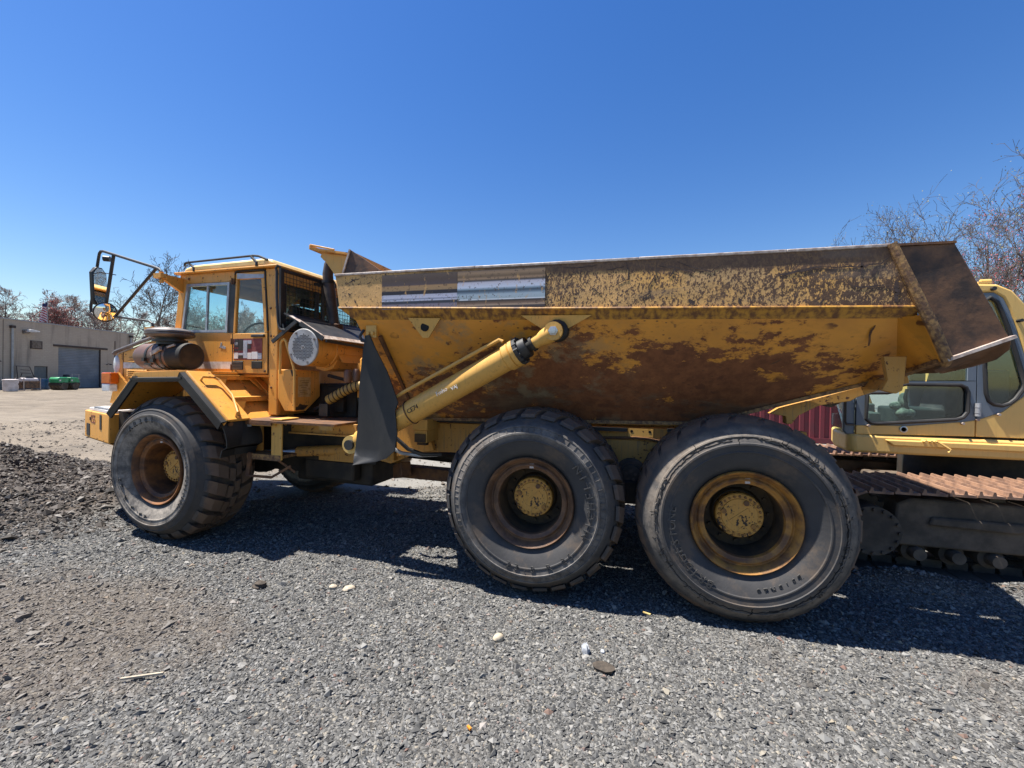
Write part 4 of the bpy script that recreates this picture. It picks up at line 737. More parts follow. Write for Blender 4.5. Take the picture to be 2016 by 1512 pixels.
fp('precleaner_stem', MB().lathe([(0.13, 0), (0.13, 0.03), (0.17, 0.035), (0.17, 0.055), (0.135, 0.06), (0.135, 0.09)], (-0.24, 0.285, 2.18), (0, 0, 1), 28), 'black', pc)

# ---- cab
def two(f):                                               # near and far copies of a cab side piece
    a = MB(); f(a); b = MB(); f(b); b.v = [(x, 2 * YC - y, z) for x, y, z in b.v]; return a, b
cab = fp('cab', MB().prism([(-0.62, 1.85), (0.345, 1.85), (0.345, 2.345), (-0.625, 2.36)], 'y', 0.60, 0.64).prism([(-0.62, 1.85), (0.345, 1.85), (0.345, 2.345), (-0.625, 2.36)], 'y', 2.12, 2.16).box(-0.62, -0.58, 0.64, 2.12, 1.85, 2.36).box(-0.6, 1.0, 0.64, 2.12, 1.82, 1.86), 'yellow', bevel=0.006)
for a in two(lambda m: m.prism([(-0.632, 2.362), (-0.525, 2.362), (-0.425, 2.97), (-0.535, 3.085)], 'y', 0.595, 0.66)): fp('front_pillar', a, 'yellow', cab, bevel=0.012)
for a in two(lambda m: m.prism([(-0.52, 2.975), (0.36, 2.965), (0.36, 3.085), (-0.53, 3.085)], 'y', 0.60, 0.64)): fp('side_header', a, 'yellow', cab)
for a in two(lambda m: m.prism([(0.905, 1.38), (1.035, 1.38), (1.035, 3.085), (0.845, 3.085), (0.845, 3.0), (0.90, 2.34)], 'y', 0.595, 0.66)): fp('rear_pillar', a, 'yellow', cab, bevel=0.012)
for a in two(lambda m: m.prism([(0.345, 1.38), (0.90, 1.38), (0.90, 1.845), (0.345, 1.845)], 'y', 0.87, 0.89)): fp('sill_panel', a, 'yellow', cab)
for a in two(lambda m: m.prism([(0.268, 2.347), (0.355, 2.347), (0.392, 2.965), (0.305, 2.965)], 'y', 0.598, 0.65)): fp('door_pillar', a, 'black', cab)
# door
for k, a in enumerate(two(lambda m: m.prism([(0.36, 1.86), (0.895, 1.86), (0.885, 2.335), (0.362, 2.335)], 'y', 0.588, 0.628).prism([(0.362, 2.337), (0.392, 2.337), (0.424, 2.975), (0.398, 2.975)], 'y', 0.588, 0.628).prism([(0.842, 2.337), (0.884, 2.337), (0.835, 2.975), (0.786, 2.975)], 'y', 0.588, 0.628).prism([(0.398, 2.977), (0.835, 2.977), (0.828, 3.055), (0.402, 3.055)], 'y', 0.588, 0.628))): fp('door', a, 'yellow', cab, bevel=0.006)
fp('door_seal', MB().tube([(0.385, 0.592, 3.04), (0.40, 0.592, 3.072), (0.44, 0.592, 3.078), (0.82, 0.592, 3.07), (0.848, 0.592, 3.05), (0.85, 0.592, 2.95), (0.893, 0.592, 2.36)], 0.010, 6), 'rubber', cab)
fp('door_gap', MB().box(0.346, 0.357, 0.5915, 0.596, 1.86, 2.33), 'hole', cab); fp('door_gap', MB().box(0.357, 0.90, 0.5915, 0.60, 1.848, 1.858), 'hole', cab); fp('door_gap', MB().box(0.897, 0.905, 0.590, 0.5945, 1.86, 2.33), 'hole', cab)
for z in (1.93, 2.24, 2.96): fp('door_hinge', MB().box(0.335, 0.385, 0.580, 0.5875, z - 0.03, z + 0.03).cyl((0.352, 0.580, z - 0.035), (0.352, 0.580, z + 0.035), 0.012, 8), 'rust', cab)
for x, z in ((-0.38, 3.03), (0.93, 2.62), (0.94, 2.30), (0.95, 1.70), (0.42, 1.88), (0.86, 1.89)): fp('cab_bolt', MB().lathe([(0.016, 0.0), (0.014, -0.006), (0.0, -0.008)], (x, 0.5935 if x > 0.9 or x < 0 else 0.587, z), (0, 1, 0), 8), 'rust', cab)
fp('silver_tape', MB().slab([(0.425, 0.5855, 2.985), (0.83, 0.5855, 2.975), (0.832, 0.5855, 3.02), (0.64, 0.5855, 3.03), (0.42, 0.5855, 3.052)], (0, 0.002, 0)), 'tape', cab)
st = MB().box(0.385, 0.82, 0.5835, 0.5865, 2.02, 2.272); fp('door_sticker', st, 'text_red', cab)
rs = random.Random(3)
for nm, mt, rects in (('sticker_patch', 'text_black', [(0.40, 0.455, 2.17, 2.265), (0.46, 0.53, 2.13, 2.265), (0.60, 0.65, 2.15, 2.20), (0.46, 0.53, 2.035, 2.07), (0.39, 0.455, 2.125, 2.145)]),
                      ('sticker_patch', 'tape', [(0.535, 0.595, 2.04, 2.25), (0.60, 0.66, 2.21, 2.25), (0.40, 0.45, 2.195, 2.23), (0.76, 0.815, 2.03, 2.10), (0.46, 0.53, 2.075, 2.10)]),
                      ('sticker_patch', 'white', [(0.39, 0.455, 2.035, 2.105), (0.60, 0.66, 2.03, 2.105), (0.665, 0.755, 2.03, 2.115)])):
    m = MB()
    for r in rects: m.box(r[0], r[1], 0.580, 0.584, r[2], r[3])
    fp(nm, m, mt, cab)
fp('door_vent', MB().box(0.37, 0.53, 0.577, 0.5875, 1.90, 2.005), 'black', cab, bevel=0.01)
vs_ = MB()
for i in range(5): vs_.box(0.375, 0.525, 0.573, 0.578, 1.912 + i * 0.018, 1.918 + i * 0.018)
fp('vent_slat', vs_, 'heat', cab)
fp('door_vent', MB().box(0.665, 0.82, 0.577, 0.5875, 1.915, 2.005), 'grime', cab, bevel=0.006)
fp('door_handle', MB().box(0.67, 0.86, 0.560, 0.588, 2.285, 2.315), 'black', cab, bevel=0.006)
fp('cab_emblem', MB().bar((0.15, 0.598, 2.17), (0.17, 0.598, 2.23), 0.02, 0.004, (0, 1, 0)).bar((0.17, 0.598, 2.18), (0.235, 0.598, 2.165), 0.03, 0.004, (0, 1, 0)), 'alu', cab)
fp('vinyl_stripe', MB().box(-0.55, 0.335, 0.5955, 0.598, 1.912, 1.998), 'vinyl_white', cab)
# side window: aluminium frame, slider bar, two panes
WF = [(-0.505, 2.365), (0.262, 2.352), (0.296, 2.955), (-0.412, 2.965)]
def ring(mb, q, w, y0, y1):
    n = len(q); c = Vector((sum(p[0] for p in q) / n, sum(p[1] for p in q) / n))
    ins = []
    for i in range(n):
        p = Vector(q[i]); a = (Vector(q[i]) - Vector(q[i - 1])).normalized(); b = (Vector(q[(i + 1) % n]) - p).normalized()
        ins.append(p + (b - a) * w / max(0.3, (b - a).length) * 1.35)
    for i in range(n): mb.prism([q[i], q[(i + 1) % n], tuple(ins[(i + 1) % n]), tuple(ins[i])], 'y', y0, y1)
    return ins
for k, a in enumerate(two(lambda m: ring(m, WF, 0.032, 0.590, 0.625))): fp('side_window_frame', a, 'alu', cab)
for a in two(lambda m: m.prism([(-0.10, 2.39), (-0.075, 2.39), (-0.055, 2.93), (-0.08, 2.93)], 'y', 0.597, 0.62)): fp('slider_bar', a, 'alu', cab)
for a in two(lambda m: m.prism([(-0.47, 2.39), (-0.09, 2.39), (-0.07, 2.935), (-0.385, 2.935)], 'y', 0.612, 0.616)): fp('window_pane', a, 'glass', cab)
for a in two(lambda m: m.prism([(-0.085, 2.39), (0.235, 2.38), (0.262, 2.93), (-0.065, 2.935)], 'y', 0.604, 0.608)): fp('window_pane', a, 'glass', cab)
for a in two(lambda m: m.prism([(0.393, 2.338), (0.841, 2.338), (0.785, 2.975), (0.424, 2.975)], 'y', 0.606, 0.610)): fp('door_pane', a, 'clear', cab)
fp('windscreen', MB().slab([(-0.60, 0.67, 2.365), (-0.60, 2.09, 2.365), (-0.505, 2.09, 3.0), (-0.505, 0.67, 3.0)], (0.008, 0, 0)), 'glass', cab)
fp('rear_wall', MB().box(0.99, 1.03, 0.665, 2.095, 1.38, 2.36).box(0.99, 1.03, 0.665, 2.095, 2.925, 3.085), 'yellow', cab)
fp('rear_window', MB().box(1.008, 1.014, 0.665, 2.095, 2.36, 2.925), 'glass2', cab)
fp('rear_window_bar', MB().box(1.0, 1.03, 1.20, 1.25, 2.36, 2.925).box(1.0, 1.03, 0.665, 0.72, 2.36, 2.925), 'black', cab)
# roof
fp('roof_gutter', MB().box(-0.575, 1.06, 0.545, 2.215, 3.088, 3.112), 'yellow', cab, bevel=0.008)
fp('roof', MB().prism([(-0.50, 3.113), (-0.46, 3.175), (-0.3, 3.205), (0.80, 3.215), (0.93, 3.19), (0.99, 3.113)], 'y', 0.60, 2.16), 'gutter', cab, bevel=0.03)
fp('headlining', MB().box(-0.52, 0.985, 0.67, 2.09, 3.03, 3.06).prism([(-0.46, 2.93), (-0.28, 2.93), (-0.1, 3.028), (-0.50, 3.028)], 'y', 0.7, 2.08).prism([(0.55, 3.028), (0.985, 3.028), (0.985, 2.86), (0.75, 2.86)], 'y', 0.7, 2.08), 'lining', cab)
fp('roof_rail', MB().tube([(-0.41, 0.56, 3.185), (-0.40, 0.56, 3.215), (-0.37, 0.56, 3.225), (0.70, 0.56, 3.235), (0.76, 0.575, 3.23), (0.87, 0.60, 3.185)], 0.013, 8).tube([(-0.36, 0.56, 3.222), (-0.30, 0.56, 3.19), (-0.24, 0.55, 3.15), (-0.235, 0.545, 3.112)], 0.014, 8).tube([(0.66, 0.56, 3.235), (0.70, 0.555, 3.20), (0.76, 0.548, 3.15), (0.765, 0.545, 3.112)], 0.016, 8), 'black', cab)
# seat and dash
fp('driver_seat', MB().box(0.05, 0.55, 1.12, 1.62, 2.05, 2.2).prism([(0.48, 2.18), (0.62, 2.18), (0.78, 2.72), (0.66, 2.76)], 'y', 1.12, 1.62).prism([(0.68, 2.76), (0.77, 2.76), (0.82, 2.93), (0.75, 2.94)], 'y', 1.25, 1.5), 'seat', cab, bevel=0.03)
fp('dashboard', MB().prism([(-0.57, 1.88), (-0.25, 1.88), (-0.27, 2.25), (-0.35, 2.36), (-0.57, 2.36)], 'y', 0.68, 2.08), 'grime', cab, bevel=0.02)
fp('steering_wheel', MB().tube([(-0.16 + 0.10 * math.sin(a), 1.38 + 0.21 * math.cos(a), 2.40 + 0.17 * math.sin(a)) for a in [2 * math.pi * i / 24 for i in range(25)]], 0.014, 6).cyl((-0.32, 1.38, 2.2), (-0.16, 1.38, 2.40), 0.03, 8), 'black', cab)
# rear mesh guard
gf = fp('window_guard', MB().bar((1.12, 0.56, 3.06), (1.12, 0.56, 2.36), 0.03, 0.045, (0, 1, 0)).bar((1.12, 0.55, 3.045), (1.12, 2.16, 3.045), 0.035, 0.03).bar((1.12, 0.55, 2.40), (1.12, 2.16, 2.40), 0.035, 0.05).bar((1.13, 1.20, 3.04), (1.13, 1.20, 2.40), 0.02, 0.04, (0, 1, 0)).bar((1.12, 2.14, 3.04), (1.12, 2.14, 2.40), 0.03, 0.04, (0, 1, 0)), 'black')
wr = MB()
for i in range(31): wr.tube([(1.118, 0.58 + i * 0.0505, 2.41), (1.118, 0.58 + i * 0.0505, 3.04)], 0.0034, 4, False)
for i in range(13): wr.tube([(1.124, 0.57, 2.43 + i * 0.0495), (1.124, 2.15, 2.43 + i * 0.0495)], 0.0034, 4, False)
fp('guard_wire', wr, 'black', gf)['kind'] = 'stuff'
fp('grab_rail', MB().tube([(1.10, 0.52, 2.98), (1.10, 0.50, 3.05), (1.125, 0.50, 3.075), (1.15, 0.52, 3.06)], 0.014, 8).tube([(1.10, 0.51, 3.03), (1.115, 0.50, 2.72), (1.14, 0.50, 2.44), (1.155, 0.50, 2.385), (1.19, 0.50, 2.355), (1.25, 0.50, 2.35)], 0.014, 8), 'black', gf)
fp('guard_brace', MB().bar((1.06, 0.50, 2.22), (1.40, 0.50, 2.445), 0.02, 0.04).bar((1.20, 0.52, 2.42), (1.22, 0.52, 2.36), 0.02, 0.04, (0, 1, 0)), 'black', gf)

# ---- mirrors
mf = fp('mirror_frame', MB().tube([(-0.42, 0.30, 3.0), (-0.425, 0.30, 3.05), (-0.46, 0.30, 3.085), (-0.55, 0.30, 3.115), (-1.45, 0.30, 3.37), (-1.50, 0.30, 3.375), (-1.53, 0.30, 3.35), (-1.545, 0.30, 3.30), (-1.69, 0.30, 2.68), (-1.68, 0.30, 2.61), (-1.62, 0.30, 2.57), (-1.43, 0.30, 2.555)], 0.0165, 8)
        .tube([(-1.262, 0.30, 3.315), (-1.40, 0.30, 2.69), (-1.42, 0.30, 2.56)], 0.019, 8).tube([(-0.50, 0.30, 3.10), (-1.22, 0.30, 2.55)], 0.0165, 8).tube([(-1.25, 0.30, 2.545), (-0.62, 0.30, 2.47), (-0.57, 0.30, 2.44), (-0.55, 0.30, 2.39)], 0.013, 8).tube([(-1.62, 0.30, 3.13), (-1.22, 0.30, 3.06)], 0.006, 6).cyl((-1.33, 0.30, 3.265), (-1.38, 0.26, 3.265), 0.035, 12), 'black')
fp('mirror_arm', MB().slab([(-0.53, 0.60, 3.04), (-0.53, 0.60, 2.86), (-0.46, 0.32, 2.97), (-0.46, 0.32, 3.03)], (0.05, 0, 0)).box(-0.50, -0.38, 0.265, 0.34, 2.975, 3.03).cyl((-0.42, 0.30, 2.92), (-0.42, 0.30, 3.05), 0.022, 10), 'yellow', mf)
fp('mirror_arm', MB().box(-0.66, -0.48, 0.27, 0.62, 2.345, 2.395).cyl((-0.55, 0.30, 2.30), (-0.55, 0.30, 2.40), 0.022, 10), 'yellow', mf)
def mirror_head(name, M, w, h, d):
    q = [(-w, -h + 0.05), (-w + 0.03, -h), (w - 0.03, -h), (w, -h + 0.05), (w, h - 0.07), (w - 0.05, h), (-w + 0.05, h), (-w, h - 0.07)]
    sh = MB().prism(q, 'y', 0, d); sh.v = [tuple(M @ Vector(p)) for p in sh.v]; o = fp(name, sh, 'black', mf, bevel=0.01)
    gl = MB().prism([(x * 0.87, z * 0.93) for x, z in q], 'y', -0.003, -0.0005); gl.v = [tuple(M @ Vector(p)) for p in gl.v]; fp('mirror_pane', gl, 'mirror', mf, smooth=0)
mirror_head('wing_mirror', Matrix.Translation((-1.49, 0.29, 2.93)) @ Matrix.Rotation(R(101), 4, 'Z') @ Matrix.Rotation(R(-3), 4, 'Y'), 0.085, 0.235, 0.055)
Mr = Matrix.Translation((-1.37, 0.275, 2.60))
d_ = (Vector((1.79, -0.30, -0.42))).normalized()
fp('round_mirror', MB().lathe([(0.0, -0.05), (0.09, -0.045), (0.118, -0.01), (0.122, 0.006), (0.108, 0.010)], (-1.37, 0.275, 2.60), d_, 28), 'black', mf)
fp('mirror_pane', MB().lathe([(0.110, 0.008), (0.085, 0.018), (0.05, 0.026), (0.0, 0.030)], (-1.37, 0.275, 2.60), d_, 28), 'mirror', mf, smooth=60)

# ---- drum, shield, exhaust, boxes behind the cab
dr = fp('intake_drum', MB().lathe([(0.0, 0), (0.205, 0.0), (0.205, 0.28), (0.212, 0.285), (0.212, 0.32), (0.205, 0.325), (0.205, 0.78), (0.212, 0.785), (0.212, 0.84), (0.19, 0.87), (0.0, 0.87)], (1.50, 0.50, 2.155), (0, 1, 0), 40), 'yellow')
fp('drum_plate', MB().lathe([(0.0, -0.012), (0.198, -0.012), (0.205, -0.006), (0.205, 0.002)], (1.50, 0.497, 2.155), (0, 1, 0), 48), 'grey_plate', dr)
hl = MB()
for i in range(-9, 10):
    for j in range(-9, 10):
        x = (i + 0.5 * (j % 2)) * 0.0185; z = j * 0.016; r = math.hypot(x, z)
        if 0.028 < r < 0.150 and (r < 0.135 or (i * 7 + j) % 3 == 0): hl.lathe([(0.0, -0.0006), (0.0068, -0.0006), (0.0068, 0.004)], (1.50 + x, 0.4845, 2.155 + z), (0, 1, 0), 6)
fp('plate_hole', hl, 'hole', dr)['kind'] = 'stuff'
fp('plate_screw', (lambda m: [m.cyl((1.50 + r * math.cos(a), 0.477, 2.155 + r * math.sin(a)), (1.50 + r * math.cos(a), 0.486, 2.155 + r * math.sin(a)), 0.013, 8) for a, r in ((0.5, 0.178), (2.1, 0.178), (3.6, 0.178), (5.1, 0.178), (0, 0))] and m)(MB()), 'heat', dr)
fp('drum_cradle', MB().prism([(1.32, 2.03), (1.68, 2.03), (1.62, 1.93), (1.50, 1.90), (1.38, 1.93)], 'y', 0.82, 1.28).slab([(1.69, 0.82, 2.10), (1.72, 0.85, 2.0), (1.72, 1.28, 2.0), (1.69, 1.3, 2.10)], (0.012, 0, 0)), 'yellow', dr, bevel=0.006)
sh_ = fp('heat_shield', MB().slab([(1.22, 0.50, 2.545), (1.74, 0.50, 2.278), (1.74, 1.75, 2.278), (1.22, 1.75, 2.545)], (-0.006, 0, -0.012)), 'black')
fp('shield_flange', MB().slab([(1.742, 0.50, 2.278), (1.742, 1.75, 2.278), (1.80, 1.75, 2.235), (1.79, 0.62, 2.24), (1.765, 0.50, 2.235)], (0.006, 0, 0.010)).slab([(1.30, 0.495, 2.505), (1.742, 0.495, 2.28), (1.742, 0.52, 2.286), (1.30, 0.56, 2.515)], (0, 0, 0.004)), 'bare_edge', sh_)
fp('shield_stay', MB().bar((1.78, 0.52, 2.225), (1.78, 1.72, 2.18), 0.02, 0.03).bar((1.45, 0.498, 2.42), (1.76, 0.498, 2.245), 0.012, 0.05), 'black', sh_)
ex = fp('exhaust_pipe', MB().tube([(1.33, 1.2, 2.36), (1.30, 1.2, 2.55), (1.25, 1.2, 2.85), (1.215, 1.2, 3.06)], 0.068, 20, False).tube([(1.215, 1.2, 3.02), (1.205, 1.2, 3.14), (1.225, 1.2, 3.25), (1.28, 1.2, 3.33), (1.36, 1.2, 3.37)], 0.064, 20, False), 'exhaust')
fp('exhaust_collar', MB().lathe([(0.07, 0), (0.095, 0.01), (0.10, 0.08), (0.11, 0.1), (0.0, 0.1)], (1.33, 1.2, 2.50), (0.04, 0, -1), 20), 'rust', ex)
fp('exhaust_clamp', MB().lathe([(0.066, 0), (0.076, 0.0), (0.076, 0.03), (0.066, 0.03)], (1.222, 1.2, 3.02), (0, 0, 1), 20).box(1.08, 1.16, 1.16, 1.2, 2.99, 3.06).box(1.02, 1.1, 1.15, 1.18, 3.0, 3.03), 'black', ex)
bx = fp('battery_box', MB().add([(1.09, 0.55, 1.91), (1.33, 0.55, 1.91), (1.33, 0.95, 1.91), (1.09, 0.95, 1.91), (1.09, 0.55, 1.585), (1.33, 0.55, 1.585), (1.33, 0.95, 1.60), (1.09, 0.95, 1.60), (1.19, 0.55, 1.44), (1.33, 0.55, 1.44), (1.33, 0.72, 1.43), (1.19, 0.72, 1.43)],
        [(0, 1, 2, 3), (0, 4, 5, 1), (1, 5, 6, 2), (2, 6, 7, 3), (3, 7, 4, 0), (4, 8, 9, 5), (5, 9, 10, 6), (6, 10, 11, 7), (7, 11, 8, 4), (8, 11, 10, 9)]), 'yellow', bevel=0.010)
fp('notice_plate', MB().box(1.331, 1.335, 0.60, 0.79, 1.60, 1.825), 'sign', bx)
nt_ = MB(); rr_ = random.Random(9)
for y, z, s in ((0.695, 1.775, 'DO NOT'), (0.695, 1.735, 'OPEN'), (0.695, 1.69, 'SWITCH OFF'), (0.695, 1.655, 'WHEN PARKED')): pass
for i in range(9):
    z = 1.63 + i * 0.019; a = 0.615 + rr_.uniform(0, 0.05); b = 0.775 - rr_.uniform(0, 0.08); nt_.box(1.335, 1.3362, a, b, z, z + 0.0045)
fp('notice_print', nt_, 'rust', bx)
fp('chipped_patch', MB().slab([(1.27, 0.5485, 1.905), (1.325, 0.5485, 1.905), (1.318, 0.5485, 1.86), (1.30, 0.5485, 1.83), (1.285, 0.5485, 1.855)], (0, 0.0008, 0)), 'rim_in', bx)
fp('chipped_patch', MB().slab([(1.3312, 0.56, 1.45), (1.3312, 0.69, 1.45), (1.3312, 0.76, 1.50), (1.3312, 0.68, 1.505), (1.3312, 0.63, 1.525), (1.3312, 0.60, 1.49), (1.3312, 0.56, 1.485)], (-0.0008, 0, 0)), 'rim_in', bx)
hb = []
for k in range(9):
    a = math.pi * k / 8; hb.append((1.195 + 0.042 * math.cos(a), 0.525, 2.19 + 0.055 * math.sin(a)))
fp('box_grab_rail', MB().tube([(1.345, 0.535, 1.45), (1.347, 0.53, 1.88), (1.335, 0.528, 1.94)] + hb + [(1.142, 0.53, 1.90), (1.14, 0.535, 1.86)], 0.0135, 8), 'yellow_cyl', bx)
fp('hydraulic_tank', MB().lathe([(0.0, 0), (0.10, 0.0), (0.12, 0.02), (0.12, 0.36), (0.10, 0.385), (0.0, 0.39)], (2.02, 0.98, 1.68), (0, 0, 1), 24).box(1.90, 2.0, 0.9, 1.06, 1.60, 2.0), 'yellow')
fp('tank_bolt', MB().box(2.03, 2.10, 0.855, 0.875, 1.94, 1.965), 'rust')
fp('fuel_filter', MB().lathe([(0.0, 0), (0.035, 0.01), (0.045, 0.03), (0.045, 0.13), (0.03, 0.16), (0.0, 0.16)], (1.86, 0.78, 1.76), (0, 0, 1), 14), 'brown_can')
fp('fuel_filter', MB().lathe([(0.0, 0), (0.035, 0.01), (0.045, 0.03), (0.045, 0.13), (0.03, 0.16), (0.0, 0.16)], (1.93, 0.84, 1.77), (0, 0, 1), 14), 'brown_can')
hp_ = [(1.60, 0.78, 1.565), (1.70, 0.78, 1.615), (1.79, 0.79, 1.665), (1.87, 0.80, 1.705), (1.96, 0.82, 1.735), (2.06, 0.86, 1.75), (2.16, 0.92, 1.75), (2.3, 1.0, 1.74), (2.45, 1.1, 1.70)]
hz = fp('spiral_hose', MB().tube(hp_, 0.056, 16), 'yhose')
rg_ = MB()
for i in range(1, 16):
    t = i / 16 * (len(hp_) - 1); k = int(t); f = t - k; p = Vector(hp_[k]).lerp(Vector(hp_[min(k + 1, 8)]), f); d = (Vector(hp_[min(k + 1, 8)]) - Vector(hp_[k])).normalized() + Vector((0.25, 0, 0))
    rg_.lathe([(0.056, -0.006), (0.060, -0.004), (0.060, 0.004), (0.056, 0.006)], p, d, 16)
fp('hose_coil', rg_, 'grime', hz)
fp('pipe_bundle', MB().tube([(1.38, 0.80, 1.45), (1.52, 0.78, 1.50), (1.62, 0.80, 1.56), (1.75, 0.85, 1.62)], 0.02, 8).tube([(1.5, 0.8, 1.42), (1.58, 0.78, 1.50), (1.60, 0.80, 1.40)], 0.018, 8).tube([(1.45, 0.95, 1.85), (1.7, 0.95, 1.8), (1.9, 1.0, 1.5)], 0.022, 8).box(1.5, 1.62, 0.74, 0.78, 1.38, 1.52), 'hose')
fp('pump_block', MB().box(1.42, 1.85, 0.95, 1.2, 1.36, 1.72).box(1.60, 1.72, 0.88, 0.95, 1.42, 1.6), 'grime', bevel=0.01)
fp('yellow_bracket', MB().slab([(1.95, 1.0, 1.37), (2.3, 1.0, 1.37), (2.25, 1.0, 1.50), (2.1, 1.0, 1.62), (2.0, 1.0, 1.66)], (0, 0.03, 0)), 'yellow')
# ================================================================== EXCAVATOR
YE = 2.30
exc = thing('excavator', (2.9, 2.9, 0), 'pale yellow tracked excavator with blue grey cab parked behind the tipping body', 'excavator')
def ep(name, mb, mat, parent=None, bevel=0.0, smooth=32): return part(name, mb, mat, parent or exc, I4, bevel, smooth)
ub = ep('deck', MB().prism([(1.66, YE - 0.02), (1.60, YE + 0.04), (1.66, YE + 0.5), (1.82, YE + 0.98), (2.7, YE + 1.0), (2.7, YE + 2.5), (6.2, YE + 2.5), (6.2, YE - 0.02)], 'z', 1.06, 1.27), 'pale_yellow', bevel=0.03)
ep('deck_bevel', MB().slab([(1.95, YE - 0.045, 1.225), (6.2, YE - 0.045, 1.235), (6.2, YE - 0.045, 1.14), (2.03, YE - 0.045, 1.155)], (0, 0.03, 0)), 'pale_yellow', ub, bevel=0.02)
ep('deck_handle', MB().tube([(2.40, YE - 0.05, 1.235), (2.40, YE - 0.09, 1.235), (2.52, YE - 0.10, 1.15), (2.50, YE - 0.10, 1.12)], 0.011, 7).cyl((2.31, YE - 0.09, 1.225), (2.31, YE, 1.225), 0.016, 8).cyl((2.36, YE - 0.09, 1.228), (2.36, YE, 1.228), 0.013, 8).cyl((2.40, YE - 0.09, 1.228), (2.40, YE, 1.228), 0.016, 8), 'pale_yellow', ub)
ep('turntable', MB().cyl((3.3, 3.35, 0.6), (3.3, 3.35, 1.05), 0.62, 32), 'grime', ub)
ep('engine_body', MB().prism([(3.3, 1.29), (6.2, 1.29), (6.2, 2.2), (3.6, 2.25), (3.3, 2.3)], 'y', YE + 0.0, YE + 2.45), 'pale_yellow', bevel=0.05)
ep('counterweight', MB().prism([(5.6, YE + 0.1), (6.2, YE + 0.1), (6.5, YE + 0.6), (6.5, YE + 1.9), (6.2, YE + 2.4), (5.6, YE + 2.4)], 'z', 1.0, 2.0), 'grey_paint', bevel=0.05)
# cab
CW = 1.0
LOW = [(1.78, 1.45), (1.83, 1.405), (1.9, 1.40), (2.62, 1.475), (2.68, 1.50), (2.72, 1.56), (2.72, 1.78), (2.70, 1.83), (2.655, 1.855), (2.16, 1.855), (2.12, 1.845), (2.02, 1.765), (1.98, 1.755), (1.82, 1.75), (1.785, 1.73)]
REAR = [(2.86, 2.04), (2.86, 2.60), (2.85, 2.78), (2.89, 2.81), (2.95, 2.76), (3.0, 2.63), (3.05, 2.48), (3.15, 2.10), (3.205, 1.88), (3.19, 1.82), (3.13, 1.715), (3.08, 1.665), (3.02, 1.64), (2.95, 1.65), (2.90, 1.69), (2.875, 1.77)]
def with_hole(mb, outer, hole, y0, y1):                   # plate with a hole: fan of quads between matching loops
    n = len(hole); vs = []
    for p in hole: vs += [(p[0], y0, p[1]), (p[0], y1, p[1])]
    m = len(outer)
    for p in outer: vs += [(p[0], y0, p[1]), (p[0], y1, p[1])]
    c = Vector((sum(p[0] for p in hole) / n, sum(p[1] for p in hole) / n))
    ang = lambda p: math.atan2(p[1] - c.y, p[0] - c.x)
    oi = sorted(range(m), key=lambda i: ang(outer[i])); hi = sorted(range(n), key=lambda i: ang(hole[i])); fs = []
    i = j = 0; A = [ang(outer[k]) for k in oi]; B = [ang(hole[k]) for k in hi]
    while i < m or j < n:
        o0, h0 = 2 * n + 2 * oi[i % m], 2 * hi[j % n]
        na = A[i + 1] if i + 1 < m else (A[0] + 2 * math.pi if i + 1 == m else 99); nb = B[j + 1] if j + 1 < n else (B[0] + 2 * math.pi if j + 1 == n else 99)
        if i < m and (j >= n or na <= nb):
            o1 = 2 * n + 2 * oi[(i + 1) % m]; fs += [(o0, o1, h0), (o0 + 1, h0 + 1, o1 + 1), (o0, o0 + 1, o1 + 1, o1)]; i += 1
        else:
            h1 = 2 * hi[(j + 1) % n]; fs += [(o0, h1, h0), (o0 + 1, h0 + 1, h1 + 1), (h0, h1, h1 + 1, h0 + 1)]; j += 1
    mb.add(vs, fs); return mb
LOWO = [(1.685, 1.375), (2.2, 1.39), (2.7, 1.455), (2.79, 1.475), (2.79, 1.9), (2.0, 1.885), (1.95, 1.84), (1.685, 1.80)]
ec = ep('cab', MB().prism([(1.685, 1.27), (2.79, 1.295), (2.79, 1.473), (2.7, 1.453), (2.2, 1.388), (1.685, 1.373)], 'y', YE, YE + 0.04), 'pale_yellow', bevel=0.006)
ep('door_panel', with_hole(MB(), LOWO, LOW, YE - 0.002, YE + 0.04), 'grey_paint', ec)
def hoop(q, r, y): return MB().tube([(p[0], y, p[1]) for p in q + [q[0], q[1]]], r, 8)
ep('window_seal', hoop(LOW, 0.020, YE - 0.004), 'rubber', ec)
ep('window_pane', MB().prism(LOW, 'y', YE + 0.012, YE + 0.016), 'glass2', ec, smooth=0)
ep('upper_frame', MB().prism([(2.715, 1.905), (2.79, 1.905), (2.79, 2.8), (2.72, 2.8)], 'y', YE, YE + 0.04).prism([(1.95, 1.845), (2.0, 1.89), (2.1, 2.75), (2.05, 2.8)], 'y', YE, YE + 0.04).prism([(2.02, 2.76), (2.79, 2.76), (2.79, 2.82), (2.02, 2.82)], 'y', YE, YE + 0.04), 'grey_paint', ec)
ep('upper_pane', MB().prism([(2.0, 1.892), (2.714, 1.908), (2.72, 2.76), (2.1, 2.755)], 'y', YE + 0.014, YE + 0.018), 'glass2', ec, smooth=0)
ep('rear_panel', with_hole(MB(), [(2.80, 1.475), (3.02, 1.575), (3.19, 1.74), (3.27, 1.90), (3.21, 2.12), (3.11, 2.5), (3.06, 2.66), (3.0, 2.80), (2.92, 2.86), (2.80, 2.86), (2.80, 2.0)], REAR, YE - 0.002, YE + 0.04), 'grey_paint', ec)
ep('rear_seal', hoop(REAR, 0.020, YE - 0.004), 'rubber', ec)
ep('rear_pane', MB().prism(REAR, 'y', YE + 0.012, YE + 0.016), 'glass2', ec, smooth=0)
